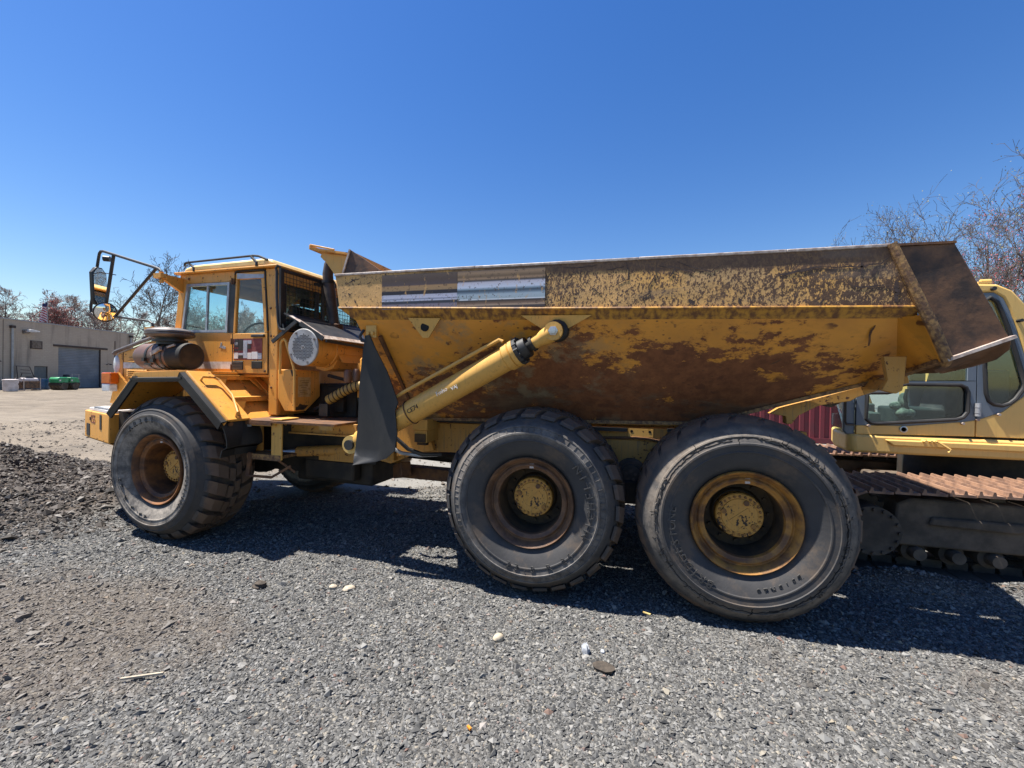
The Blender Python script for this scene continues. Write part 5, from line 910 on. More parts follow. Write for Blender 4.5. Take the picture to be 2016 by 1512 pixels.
ep('lower_rear_panel', MB().prism([(2.80, 1.295), (3.45, 1.295), (3.45, 2.0), (3.275, 1.90), (3.195, 1.737), (3.025, 1.572), (2.80, 1.472)], 'y', YE, YE + 0.05), 'pale_yellow', ec, bevel=0.006)
ep('cab_shell', MB().prism([(2.925, 2.865), (3.005, 2.805), (3.065, 2.665), (3.115, 2.505), (3.215, 2.125), (3.275, 1.905), (3.40, 1.95), (3.30, 2.5), (3.20, 2.72), (3.08, 2.88), (2.95, 2.95), (2.7, 2.965), (2.3, 2.93), (2.2, 2.86), (2.2, 2.80), (2.45, 2.865)], 'y', YE - 0.006, YE + CW), 'pale_yellow', ec, bevel=0.02)
ep('front_corner', MB().prism([(1.565, 1.30), (1.60, 1.258), (1.68, 1.262), (1.68, 1.80), (1.60, 1.80), (1.57, 1.7)], 'y', YE + 0.02, YE + 0.07), 'grey_paint', ec, bevel=0.015)
ep('front_glass', MB().slab([(1.60, YE + 0.08, 1.30), (1.60, YE + 0.08, 1.80), (2.03, YE + 0.08, 2.78), (2.22, YE + CW - 0.05, 2.78), (1.80, YE + CW - 0.05, 1.80), (1.80, YE + CW - 0.05, 1.30)], (0.01, 0, 0)), 'glass2', ec, smooth=0)
ep('far_wall', MB().box(1.83, 3.2, YE + CW - 0.05, YE + CW, 1.29, 1.45).prism([(2.68, 1.45), (2.85, 1.45), (2.85, 2.86), (2.68, 2.86)], 'y', YE + CW - 0.05, YE + CW), 'grey_paint', ec)
ep('cab_floor', MB().box(1.84, 3.2, YE + 0.05, YE + CW, 1.275, 1.30).box(3.14, 3.2, YE + 0.06, YE + CW, 1.30, 1.95), 'grime', ec)
ep('operator_seat', MB().box(2.25, 2.75, YE + 0.35, YE + 0.8, 1.36, 1.58).prism([(2.68, 1.5), (2.82, 1.5), (2.95, 2.2), (2.84, 2.24)], 'y', YE + 0.35, YE + 0.8).box(2.93, 3.13, YE + 0.06, YE + 0.95, 1.30, 2.03), 'seat', ec, bevel=0.03)
ep('seat_cover', MB().sph((2.28, YE + 0.25, 1.52), 0.10, 0.09, 0.07, 12, 8).sph((2.26, YE + 0.25, 1.66), 0.05, 0.05, 0.10, 10, 8).sph((2.20, YE + 0.27, 1.60), 0.07, 0.05, 0.05, 10, 8), 'camo', ec)
ep('control_lever', MB().tube([(2.28, YE + 0.2, 1.55), (2.25, YE + 0.2, 1.70), (2.27, YE + 0.2, 1.80)], 0.018, 8).bar((1.86, YE + 0.3, 1.32), (1.80, YE + 0.3, 1.75), 0.03, 0.10, (0, 1, 0)), 'black', ec)
ep('front_console', MB().box(1.86, 2.0, YE + 0.15, YE + 0.8, 1.30, 1.52).box(1.95, 2.25, YE + 0.82, YE + 0.92, 1.3, 1.6), 'lining', ec, bevel=0.02)
ep('front_rail', MB().tube([(1.60, YE + 0.0, 1.86), (1.555, YE - 0.05, 1.82), (1.555, YE - 0.05, 1.42), (1.57, YE - 0.04, 1.385), (1.66, YE - 0.01, 1.38)], 0.013, 8), 'black', ec)
hg = ep('hinge', MB().cyl((2.795, YE - 0.03, 1.52), (2.795, YE - 0.03, 1.66), 0.024, 12).cyl((2.795, YE - 0.03, 1.555), (2.795, YE - 0.03, 1.56), 0.027, 12).cyl((2.795, YE - 0.03, 1.615), (2.795, YE - 0.03, 1.62), 0.027, 12), 'alu', ec)
for x, z in ((1.80, 1.375), (2.67, 1.435), (2.80, 1.48), (2.98, 1.545)): ep('bolt', MB().cyl((x, YE - 0.035, z), (x, YE, z), 0.014, 8), 'bare_edge', ec)
ep('door_lock', MB().lathe([(0.038, 0.0), (0.038, -0.012), (0.026, -0.014), (0.024, 0.0), (0, 0)], (2.14, YE, 1.345), (0, 1, 0), 16), 'chrome', ec)
ep('roof_knob', MB().cyl((2.905, YE - 0.04, 2.90), (2.905, YE, 2.90), 0.022, 8).cyl((3.13, YE - 0.06, 2.55), (3.13, YE, 2.55), 0.018, 8), 'black', ec)
ep('roof_lamp', MB().box(2.80, 2.92, YE + 0.02, YE + 0.14, 2.965, 2.99).cyl((2.84, YE + 0.06, 3.0), (2.93, YE + 0.06, 3.0), 0.02, 8), 'pale_yellow', ec)
# boom, lowered away behind the tipping body
bo = ep('boom', MB().prism([(2.5, 1.35), (2.3, 1.95), (1.2, 2.55), (-0.6, 2.75), (-1.4, 2.65), (-1.4, 2.35), (-0.5, 2.4), (0.9, 2.30), (1.93, 1.68), (2.2, 1.45)], 'y', 3.55, 3.95), 'pale_yellow', bevel=0.02)

ep('boom_hose', MB().tube([(1.96, 3.50, 1.78), (2.02, 3.46, 1.66), (2.10, 3.46, 1.56)], 0.03, 8), 'pale_yellow', bo)
ep('stick', MB().prism([(-1.2, 2.75), (-1.5, 2.75), (-1.9, 0.9), (-1.65, 0.85)], 'y', 3.6, 3.9), 'pale_yellow', bo, bevel=0.02)
# tracks
def shoe_mesh(mat):
    sh = MB().box(-0.098, 0.098, -0.42, 0.42, -0.012, 0.010)
    for k in (-0.075, 0.022): sh.prism([(k - 0.016, 0.010), (k + 0.016, 0.010), (k + 0.008, 0.046), (k - 0.008, 0.046)], 'y', -0.42, 0.42)
    return sh.mesh('track_shoe', mat)
SHOE, SHOE_MUD = shoe_mesh('track'), shoe_mesh('track_mud')
LINKM = MB().box(-0.095, 0.07, -0.06, -0.03, -0.09, -0.012).box(-0.095, 0.07, 0.03, 0.06, -0.09, -0.012).cyl((0.06, -0.07, -0.06), (0.06, 0.07, -0.06), 0.028, 8).mesh('track_link', 'track_mud')
def track(yc, name_label):
    x0, x1, r, zc = 1.42, 4.35, 0.385, 0.44
    tr = ep('track', MB().prism([(1.62, 0.33), (1.70, 0.30), (4.2, 0.30), (4.3, 0.5), (4.2, 0.74), (1.78, 0.76), (1.66, 0.70)], 'y', yc - 0.26, yc + 0.26).prism([(1.90, 0.52), (2.55, 0.50), (2.75, 0.55), (4.0, 0.55), (4.0, 0.60), (1.92, 0.60)], 'y', yc - 0.30, yc - 0.26), 'track_mud', bevel=0.02); tr['label'] = name_label
    sp = MB(); n = 21
    pr = []
    for k in range(n * 4): a = 2 * math.pi * k / (n * 4); rr = 0.285 + (0.028 if k % 4 in (1, 2) else 0.0); pr.append((x0 + rr * math.cos(a), zc + rr * math.sin(a)))
    sp.prism(pr, 'y', yc - 0.05, yc + 0.05); sp.cyl((x0, yc - 0.36, zc), (x0, yc + 0.3, zc), 0.235, 24)
    for k in range(16): a = 2 * math.pi * k / 16; sp.cyl((x0 + 0.21 * math.cos(a), yc - 0.385, zc + 0.21 * math.sin(a)), (x0 + 0.21 * math.cos(a), yc - 0.36, zc + 0.21 * math.sin(a)), 0.016, 6)
    ep('sprocket', sp, 'track_mud', tr); ep('idler', MB().cyl((x1, yc - 0.2, zc), (x1, yc + 0.2, zc), 0.28, 28), 'track_mud', tr)
    for x in (1.83, 2.13, 2.43, 2.9, 3.3, 3.7): ep('track_roller', MB().lathe([(0.0, -0.30), (0.055, -0.30), (0.06, -0.27), (0.06, -0.2), (0.10, -0.19), (0.10, -0.12), (0.085, -0.11), (0.085, 0.2), (0.0, 0.2)], (x, yc, 0.235), (0, 1, 0), 20), 'track_mud', tr)
    for x in (2.5, 3.5): ep('carrier_roller', MB().cyl((x, yc - 0.15, 0.76), (x, yc + 0.15, 0.76), 0.06, 14), 'track_mud', tr)
    L = x1 - x0; per = 2 * L + 2 * math.pi * r; N = int(per / 0.203)
    for k in range(N):
        s = k * per / N
        if s < L: p, a = (x1 - s, zc + r + 0.035 * math.sin(math.pi * s / L)), math.pi
        elif s < L + math.pi * r: t = (s - L) / r; p, a = (x0 - r * math.sin(t), zc + r * math.cos(t)), math.pi + t
        elif s < 2 * L + math.pi * r: p, a = (x0 + (s - L - math.pi * r), zc - r - 0.02), 0.0
        else: t = (s - 2 * L - math.pi * r) / r; p, a = (x1 + r * math.sin(t), zc - r * math.cos(t)), t
        # outward normal of the loop must be the shoe's +z
        if s < L: a = 0.0
        elif s < L + math.pi * r: a = t
        elif s < 2 * L + math.pi * r: a = math.pi
        else: a = math.pi + t
        Wk = Matrix.Translation((p[0], yc, p[1])) @ Matrix.Rotation(-a, 4, 'Y')
        link('track_shoe', SHOE if s < L + 1.2 else SHOE_MUD, tr, Wk); link('track_link', LINKM, tr, Wk)
track(1.68, 'near track'); track(3.98, 'far track')
ep('carbody', MB().box(2.3, 3.9, 1.95, 3.72, 0.38, 0.66), 'track_mud', bevel=0.04)

# ================================================================== RED CONTAINER
def rib_mat():
    n = Nt('dark_red_container_paint', 0.6); n.bump(n.noise(14, 4), 0.15)
    return n.out(n.mix(n.ramp(n.noise(1.5, 5), 0.35, 0.7), (0.15, 0.014, 0.022), (0.10, 0.018, 0.024)))
MAT['red'] = rib_mat()
ct = thing('shipping_container', (2.6, 12.0, 0), 'dark red corrugated steel shipping container behind the rear wheel and excavator', 'container')
cr = MB(); x = -0.4; prof = []
while x < 5.95: prof += [(x, 12.0), (x + 0.11, 12.0), (x + 0.145, 12.04), (x + 0.245, 12.04)]; x += 0.28
prof += [(5.95, 12.0)]
cr.prism(prof + [(5.95, 12.1), (-0.4, 12.1)], 'z', 0.17, 2.45)
part('corrugated_wall', cr, 'red', ct, smooth=20)
part('container_frame', MB().box(-0.5, 6.05, 11.97, 12.1, 0.0, 0.17).box(-0.5, 6.05, 11.97, 12.1, 2.45, 2.59).box(-0.5, -0.4, 11.97, 12.1, 0.17, 2.45).box(5.95, 6.05, 11.97, 12.1, 0.17, 2.45), 'red', ct)
part('container_roof', MB().box(-0.5, 6.05, 12.1, 14.4, 2.5, 2.57).box(-0.5, 6.05, 14.3, 14.4, 0, 2.5).box(-0.48, -0.42, 12.1, 14.3, 0, 2.5).box(5.97, 6.03, 12.1, 14.3, 0, 2.5), 'red', ct)

# ================================================================== WAREHOUSE
def block_wall():
    n = Nt('stained_tan_block_wall', 0.85); X, Y, Z = n.sep()
    br = n.t.nodes.new('ShaderNodeTexBrick'); br.inputs['Scale'].default_value = 1.0; br.inputs['Brick Width'].default_value = 0.4; br.inputs['Row Height'].default_value = 0.2; br.inputs['Mortar Size'].default_value = 0.012
    cm = n.t.nodes.new('ShaderNodeCombineXYZ'); n.t.links.new(X, cm.inputs[0]); n.t.links.new(Z, cm.inputs[1]); n.t.links.new(cm.outputs[0], br.inputs[0])
    br.inputs['Color1'].default_value = (0.45, 0.37, 0.285, 1); br.inputs['Color2'].default_value = (0.42, 0.34, 0.26, 1); br.inputs['Mortar'].default_value = (0.35, 0.29, 0.23, 1)
    col = n.mix(n.ramp(n.noise(0.35, 6, 0.65), 0.35, 0.7, 0, 0.6), br.outputs[0], (0.36, 0.285, 0.22))
    col = n.mix(n.ramp(n.noise(1.2, 5, 0.6, n.map((1, 1, 0.12))), 0.5, 0.72, 0, 0.55), col, (0.12, 0.10, 0.085))
    b = n.math('ADD', n.ramp(Z, 1.6, 0.2, -0.1, 0.35), n.noise(0.9, 5)); col = n.mix(n.ramp(b, 0.58, 0.8, 0, 0.6), col, (0.10, 0.085, 0.075))
    return n.out(col)
MAT['blocks'] = block_wall()
MAT['slat_grey'] = simple('grey_roller_slats', (0.15, 0.165, 0.185), (0.20, 0.215, 0.235), 0.6, 0.55)
MAT['door_grey'] = simple('grey_door_paint', (0.13, 0.14, 0.14), (0.10, 0.11, 0.11), 3, 0.6)
MAT['brown_steel'] = simple('brown_lintel_steel', (0.06, 0.035, 0.028), (0.04, 0.028, 0.024), 3, 0.7)
MAT['pipe_grey'] = simple('pale_downpipe', (0.40, 0.40, 0.39), (0.32, 0.32, 0.31), 3, 0.5)
MAT['coping'] = simple('metal_coping', (0.33, 0.33, 0.34), (0.25, 0.25, 0.26), 2, 0.5)
wrz = math.atan2(16.0, -4.7); WW = Matrix.Translation((-65.3, 26.3, 0)) @ Matrix.Rotation(wrz, 4, 'Z')
wh = thing('warehouse', (-65.3, 26.3, 0), 'low tan block warehouse with grey roller door across the yard', 'warehouse', rz=wrz)
def wp(name, mb, mat, parent=None, bevel=0, smooth=32): return part(name, mb, mat, parent or wh, WW, bevel, smooth)
H = 7.5
wl = wp('wall', MB().box(-25, 3.30, 0, 0.3, 0, H).box(3.30, 4.75, 0, 0.3, 2.55, H).box(4.75, 5.95, 0, 0.3, 0, H).box(5.95, 11.4, 0, 0.3, 4.95, H).box(11.4, 16.4, 0, 0.3, 0, H), 'blocks')
wp('side_wall', MB().box(16.1, 16.4, 0.3, 20, 0, H).box(-25, -24.7, 0.3, 20, 0, H).box(-25, 16.4, 19.7, 20, 0, H), 'blocks')
wp('roof', MB().box(-24.8, 16.2, 0.3, 19.8, H - 0.5, H - 0.3), 'grime')
wp('coping', MB().box(-25.1, 16.5, -0.06, 0.36, H, H + 0.12).box(16.1, 16.5, 0.36, 20.1, H, H + 0.12), 'coping')
rd = MB()
for k in range(25): rd.prism([(0.20, 0.2 * k), (0.185, 0.2 * k + 0.02), (0.185, 0.2 * k + 0.15), (0.205, 0.2 * k + 0.19), (0.25, 0.2 * k + 0.19), (0.25, 0.2 * k)], 'x', 5.98, 11.37)
wp('roller_door', rd, 'slat_grey', smooth=20)
for x in (-6.0, 0.2, 14.2): wp('wall_joint', MB().box(x, x + 0.05, -0.012, -0.003, 0.2, 7.4), 'brown_steel')
wp('lintel', MB().box(5.35, 12.3, -0.08, -0.002, 4.96, 5.20), 'brown_steel')
wp('door_jamb', MB().box(5.951, 5.979, 0.02, 0.29, 0, 4.94), 'brown_steel'); wp('door_jamb', MB().box(11.371, 11.399, 0.02, 0.29, 0, 4.94), 'brown_steel')
sd = wp('side_door', MB().box(3.36, 4.69, 0.10, 0.15, 0, 2.50), 'door_grey'); wp('door_frame', MB().box(3.301, 3.36, 0.05, 0.2, 0, 2.54).box(4.69, 4.749, 0.05, 0.2, 0, 2.54).box(3.36, 4.69, 0.05, 0.2, 2.50, 2.54), 'brown_steel', sd); wp('door_handle', MB().box(3.45, 3.52, 0.05, 0.10, 1.0, 1.15), 'alu', sd)
lv = wp('louvre_vent', MB().box(2.85, 4.1, -0.07, -0.003, 4.5, 5.42), 'brown_steel')
for k in range(6): wp('vent_slat', MB().slab([(2.98, -0.075, 4.62 + k * 0.13), (3.97, -0.075, 4.62 + k * 0.13), (3.97, -0.10, 4.69 + k * 0.13), (2.98, -0.10, 4.69 + k * 0.13)], (0, 0, 0.03)), 'heat', lv)
for x, z0, z1 in ((1.0, 0.1, 6.6), (15.85, 0.1, 7.0)):
    d = wp('downpipe', MB().cyl((x, -0.12, z0), (x, -0.12, z1), 0.10, 12), 'pipe_grey'); wp('rain_head', MB().box(x - 0.2, x + 0.2, -0.28, -0.003, z1, z1 + 0.28), 'brown_steel', d)
wp('conduit', MB().box(13.4, 13.5, -0.04, -0.003, 0.5, 6.3), 'brown_steel')
la = wp('wall_lamp', MB().box(2.05, 2.25, -0.12, -0.003, 6.1, 6.5).tube([(2.2, -0.1, 6.25), (2.35, -0.4, 6.2), (2.4, -0.5, 6.3)], 0.05, 8), 'heat'); wp('lamp_hood', MB().prism([(2.2, 6.28), (3.2, 6.38), (3.2, 6.5), (2.25, 6.62)], 'y', -0.75, -0.3), 'white', la, bevel=0.04)
for x, z in ((-0.6, 2.9), (12.2, 3.0)):
    la = wp('wall_lamp', MB().tube([(x, 0, z), (x, -0.25, z + 0.12), (x + 0.1, -0.5, z + 0.1)], 0.04, 8), 'black'); wp('lamp_hood', MB().lathe([(0.0, 0.12), (0.08, 0.1), (0.16, 0.0), (0.0, 0.0)], (x + 0.1, -0.5, z), (0, 0, 1), 12), 'black', la)
# yard things by the warehouse
def yt(name, s, y, label, cat, group=None): return thing(name, tuple(WW @ Vector((s, y, 0))), label, cat, group, wrz)
def yp(t, name, mb, mat, parent=None, bevel=0): return part(name, mb, mat, parent or t, WM[t], bevel)
t = yt('bollard', 6.0, -0.9, 'black bollard standing at the left side of the roller door', 'bollard', 'bollards beside the roller door'); yp(t, 'post', MB().lathe([(0.30, 0), (0.30, 1.5), (0.24, 1.62), (0.0, 1.66)], (0, 0, 0), (0, 0, 1), 16), 'black')
t = yt('bollard', 11.95, -0.9, 'black bollard standing at the right side of the roller door', 'bollard', 'bollards beside the roller door'); yp(t, 'post', MB().lathe([(0.28, 0), (0.28, 1.6), (0.22, 1.72), (0.0, 1.76)], (0, 0, 0), (0, 0, 1), 16), 'black'); yp(t, 'reflector', MB().box(-0.1, 0.1, -0.30, -0.27, 1.35, 1.5), 'white')
MAT['pinkwhite'] = simple('dirty_white_drum', (0.62, 0.56, 0.55), (0.45, 0.40, 0.38), 2, 0.6)
t = thing('storage_tub', (-56.5, 22.9, 0), 'dirty white storage tub on the yard left of the generator', 'tub', rz=wrz)
yp(t, 'tub', MB().lathe([(0.0, 0.03), (0.46, 0.03), (0.5, 0.15), (0.52, 1.0), (0.55, 1.03), (0.55, 1.12), (0.3, 1.16), (0.0, 1.17)], (0, 0, 0), (0, 0, 1), 24), 'pinkwhite'); yp(t, 'tub_label', MB().box(0.18, 0.4, -0.46, -0.40, 0.6, 0.8), 'rust')
t = thing('generator', (-59.3, 25.5, 0), 'brown boxed generator in a steel frame between the white tub and blue drum', 'generator', rz=wrz)
yp(t, 'housing', MB().box(-0.75, 0.75, -0.4, 0.4, 0.22, 0.95), 'dark_rust', bevel=0.03); yp(t, 'tank', MB().cyl((-0.75, 0, 1.02), (0.75, 0, 1.02), 0.25, 16), 'pinkwhite'); yp(t, 'fuel_cap', MB().box(-0.3, 0.45, -0.1, 0.1, 1.28, 1.36), 'black')
for sx in (-0.76, 0.76): yp(t, 'frame_leg', MB().box(sx - 0.04, sx + 0.04, -0.44, -0.40, 0.0, 1.25).box(sx - 0.04, sx + 0.04, 0.40, 0.44, 0.0, 1.25).box(sx - 0.05, sx + 0.05, -0.5, 0.5, 0.0, 0.08), 'bare_edge')
MAT['blue'] = simple('blue_plastic_drum', (0.03, 0.09, 0.20), (0.025, 0.06, 0.13), 3, 0.5)
t = thing('drum', (-61.4, 27.75, 0), 'blue plastic drum standing left of the green roller', 'drum'); yp(t, 'barrel', MB().lathe([(0.0, 0), (0.42, 0.0), (0.46, 0.2), (0.46, 0.5), (0.48, 0.52), (0.46, 0.54), (0.46, 0.95), (0.42, 1.15), (0.0, 1.16)], (0, 0, 0), (0, 0, 1), 20), 'blue')
t = yt('metal_stand', 4.75, -3.1, 'thin grey metal stand between the blue drum and green roller', 'stand'); m = MB()
for z in (0.35, 0.8, 1.25, 1.7): m.bar((-0.4, 0, z), (0.7, 0, z - 0.02), 0.04, 0.03)
m.bar((-0.3, 0, 0), (-0.3, 0, 1.75), 0.04, 0.04, (0, 1, 0)).bar((0.5, 0, 0), (0.5, 0, 1.7), 0.04, 0.04, (0, 1, 0)); yp(t, 'shelf_frame', m, 'pipe_grey')
MAT['green'] = simple('green_machine_paint', (0.02, 0.20, 0.07), (0.03, 0.28, 0.12), 2, 0.45)
t = thing('trench_roller', (-59.6, 28.6, 0), 'small green trench roller with knobbed drums in front of the roller door', 'roller', rz=wrz)
for sx in (-0.62, 0.62):
    yp(t, 'hood', MB().prism([(-0.52 + sx, 0.75), (0.52 + sx, 0.75), (0.55 + sx, 1.15), (0.42 + sx, 1.36), (-0.42 + sx, 1.36), (-0.55 + sx, 1.15)] if sx < 0 else [(-0.52 + sx, 0.75), (0.52 + sx, 0.75), (0.50 + sx, 1.05), (0.36 + sx, 1.30), (-0.50 + sx, 1.36), (-0.52 + sx, 1.15)], 'y', -0.5, 0.5), 'green', bevel=0.06)
    yp(t, 'side_plate', MB().box(-0.55 + sx, 0.50 + sx, -0.54, 0.54, 0.45, 0.78), 'grime', bevel=0.03)
    dm = MB().cyl((sx, -0.6, 0.40), (sx, 0.6, 0.40), 0.36, 20)
    for k in range(12):
        for y in (-0.5, -0.2, 0.2, 0.5): a = 2 * math.pi * (k + (0.5 if abs(y) < 0.3 else 0)) / 12; dm.bar((sx + 0.34 * math.cos(a), y, 0.40 + 0.34 * math.sin(a)), (sx + 0.42 * math.cos(a), y, 0.40 + 0.42 * math.sin(a)), 0.1, 0.12, (0, 1, 0))
    yp(t, 'roller_drum', dm, 'track_mud')
    yp(t, 'lamp', MB().box(sx - 0.45, sx - 0.3, -0.53, -0.50, 0.95, 1.1), 'white')
t = yt('metal_rack', 2.1, -0.6, 'dark welded metal rack leaning on the warehouse wall behind the generator', 'rack'); m = MB()
for p, q in (((-0.95, 0.2, 2.5), (0.35, 0.2, 2.45)), ((0.35, 0.2, 2.45), (1.1, 0, 0.1)), ((-0.95, 0.2, 2.5), (-0.9, 0, 0.1)), ((-0.6, 0.15, 2.1), (0.3, 0.15, 2.05)), ((-0.6, 0.15, 1.75), (0.45, 0.15, 1.7)), ((-0.5, 0.1, 1.7), (-0.8, 0.1, 0.9)), ((-0.2, 0.1, 1.3), (0.7, 0.1, 1.45)), ((0.0, 0.1, 1.0), (0.9, 0.1, 0.9)), ((-0.8, 0.1, 0.6), (1.0, 0.1, 0.5)), ((0.4, 0.1, 0.6), (0.8, 0.1, 1.4))): m.bar(p, q, 0.05, 0.05)
yp(t, 'rack_frame', m, 'brown_steel')
# flag on a short pole on the warehouse roof
def flag_mat():
    n = Nt('striped_flag_cloth', 0.8); X, Y, Z = n.sep()
    fr = n.math('FRACT', n.math('MULTIPLY', n.math('ADD', Z, n.math('MULTIPLY', X, 0.8)), 3.6)); s = n.math('GREATER_THAN', fr, 0.5)
    col = n.mix(s, (0.62, 0.60, 0.62), (0.36, 0.03, 0.045))
    return n.out(n.mix(n.ramp(Z, 9.62, 9.64), col, (0.025, 0.03, 0.10)))
t = yt('flag', 5.5, 1.2, 'drooping red white and blue flag on a pole above the warehouse roof', 'flag')
yp(t, 'flagpole', MB().cyl((0.35, 0, 7.2), (0.35, 0, 10.4), 0.04, 8), 'pipe_grey')
fl_ = MB(); n_ = 8
for i in range(n_):
    for j in range(8):
        P = lambda i, j: (0.33 - 0.95 * i / n_ * (0.65 + 0.35 * j / 8), 0.12 * math.sin(i * 1.3 + j * 0.4), 10.25 - 2.3 * j / 8 - 0.45 * (i / n_) ** 1.3)
        fl_.slab([P(i, j), P(i + 1, j), P(i + 1, j + 1), P(i, j + 1)], (0, 0.01, 0))
yp(t, 'flag_cloth', fl_, flag_mat())
# ================================================================== TREES
def bark(name, c1, c2):
    return simple(name, c1, c2, 3, 0.9)
MAT['bark'] = bark('grey_bark', (0.11, 0.09, 0.075), (0.17, 0.14, 0.12))
MAT['twig'] = bark('brown_grey_twigs', (0.19, 0.15, 0.135), (0.27, 0.22, 0.195))
MAT['twig_dark'] = bark('dark_twigs', (0.07, 0.058, 0.05), (0.11, 0.09, 0.08))
MAT['bud_red'] = simple('red_maple_buds', (0.24, 0.085, 0.075), (0.33, 0.12, 0.10), 2, 0.8)
MAT['bud_pink'] = simple('pink_red_buds', (0.36, 0.06, 0.075), (0.42, 0.10, 0.10), 2, 0.8)
MAT['bud_tan'] = simple('tan_young_leaves', (0.25, 0.17, 0.12), (0.30, 0.21, 0.15), 2, 0.8)
MAT['bud_green'] = simple('yellow_green_young_leaves', (0.16, 0.17, 0.06), (0.22, 0.20, 0.09), 2, 0.8)
def tree_meshes(seed, h, spread, twig_r, bud, bud_n, bud_s, twmat, upright=0.5, levels=4, low=0.2):
    rg = random.Random(seed); trunk, crown, buds = MB(), MB(), MB()
    def rv(): return Vector((rg.gauss(0, 1), rg.gauss(0, 1), rg.gauss(0, 1)))
    def grow(p, d, L, r, lv):
        n = (8, 5, 4, 3, 2)[lv]; pts = [p.copy()]; rs = [r]; dirs = [d]
        for i in range(n):
            d = (d + rv() * (0.05, 0.12, 0.17, 0.22, 0.25)[lv] + Vector((0, 0, 1)) * (0.02, upright * 0.22, upright * 0.16, 0.05, 0.03)[lv]).normalized()
            p = p + d * (L / n); pts.append(p.copy()); dirs.append(d)
            rs.append(max(r * (1 - 0.85 * (i + 1) / n) if lv else r * (1 - 0.8 * (i + 1) / n), twig_r * 0.7))
        (trunk if lv == 0 else crown).tube(pts, rs, 7 if lv == 0 else (5 if lv == 1 else 3), False)
        if lv >= levels:
            for k in range(bud_n):
                q = pts[-1] + rv() * 0.12 * (1 + spread * 0.05); a = rv().normalized() * bud_s * rg.uniform(0.6, 1.3); b = a.cross(rv()).normalized() * bud_s * rg.uniform(0.5, 1.0); buds.add([q - a, q - b, q + a, q + b], [(0, 1, 2, 3)])
            return
        kids = (15, 6, 5, 3)[lv]
        for k in range(kids):
            t = (low + (1 - low) * (k + rg.random()) / kids) if lv == 0 else 0.25 + 0.75 * (k + rg.random()) / kids
            x = t * n; i = min(int(x), n - 1); q = pts[i].lerp(pts[i + 1], x - i); dd = dirs[i + 1]
            side_ = rv(); side_ = (side_ - dd * side_.dot(dd)).normalized(); ang = (1.0 - 0.45 * t if lv == 0 else 0.75) * rg.uniform(0.7, 1.25)
            nd = (dd * math.cos(ang) + side_ * math.sin(ang)).normalized()
            ll = (spread * (1.15 - 0.75 * t) * rg.uniform(0.7, 1.2)) if lv == 0 else L * rg.uniform(0.38, 0.62)
            grow(q, nd, ll, max(rs[i] * (0.42 if lv == 0 else 0.55), twig_r), lv + 1)
    grow(Vector((0, 0, -0.1)), Vector((rg.uniform(-0.04, 0.04), rg.uniform(-0.04, 0.04), 1)).normalized(), h, h * 0.0135, 0)
    return [('trunk', trunk.mesh('trunk', 'bark', 60)), ('crown', crown.mesh('crown', twmat, 0))] + ([('young_leaves', buds.mesh('young_leaves', bud, 0))] if bud_n else [])
VAR = {}
for i in range(4): VAR['grey%d' % i] = tree_meshes(20 + i, 15, 5.2, 0.030, 'bud_tan', 0, 0.1, 'twig', 0.6)
for i in range(2): VAR['tan%d' % i] = tree_meshes(40 + i, 12, 5.0, 0.028, 'bud_tan', 1, 0.08, 'twig', 0.5)
VAR['red0'] = tree_meshes(51, 11, 5.0, 0.026, 'bud_red', 2, 0.11, 'twig', 0.5)
VAR['tall'] = tree_meshes(63, 17.5, 7.5, 0.034, 'bud_tan', 0, 0.1, 'twig_dark', 0.55, low=0.33)
for i in range(2): VAR['nearg%d' % i] = tree_meshes(70 + i, 9.8, 6.4, 0.0105, 'bud_green', 1, 0.035, 'twig_dark', 0.62)
for i in range(2): VAR['nearr%d' % i] = tree_meshes(80 + i, 10.0, 3.6, 0.0085, 'bud_pink', 1, 0.036, 'twig_dark', 0.9)
def tree(key, az, dist, sc, rz, label, group=None):
    p = Vector((-0.853 + dist * math.sin(R(az)), -3.58 + dist * math.cos(R(az)), 0))
    W = Matrix.Translation(p) @ Matrix.Rotation(rz, 4, 'Z') @ Matrix.Scale(sc, 4)
    t = tag(link('tree', None, None, W), label, 'tree', group)
    for nm, me in VAR[key]: link(nm, me, t, W)
    return t
tr_ = random.Random(5)
G = 'bare trees behind the warehouse'
az = -74.0
while az < -24:
    if not (-56.6 < az < -53.8):
        d = tr_.uniform(104, 150); k = 'grey%d' % tr_.randrange(4)
        tree(k, az, d, tr_.uniform(0.74, 1.02) * d / 118, tr_.uniform(0, 6.28), 'bare grey spring tree in the row far behind the yard', G)
    az += tr_.uniform(0.42, 0.72)
for az, d, s in ((-68.5, 112, 1.0), (-58.6, 103, 1.05), (-53.9, 101, 1.0), (-51.5, 108, 1.1), (-49.5, 98, 1.0), (-47.0, 100, 1.1), (-44.6, 96, 1.05), (-42.4, 99, 1.1), (-38, 100, 1.1), (-34, 104, 1.1)):
    tree('tan%d' % (int(d) % 2), az, d, s * d / 105, tr_.uniform(0, 6.28), 'bare tree with tan young leaves in the row far behind the yard', 'tan leafed trees behind the yard')
tree('red0', -62.6, 108, 1.10, 1.0, 'reddish budding maple rising behind the warehouse roof left of the flag')
tree('red0', -61.0, 112, 0.98, 2.7, 'smaller reddish maple right behind the flag on the warehouse roof')
tree('red0', -65.4, 118, 0.95, 4.2, 'reddish maple at the left edge behind the warehouse roof')
tree('tall', -55.15, 92, 1.0, 0.6, 'tall lone bare dark tree right of the warehouse, seen through the mirror frame')
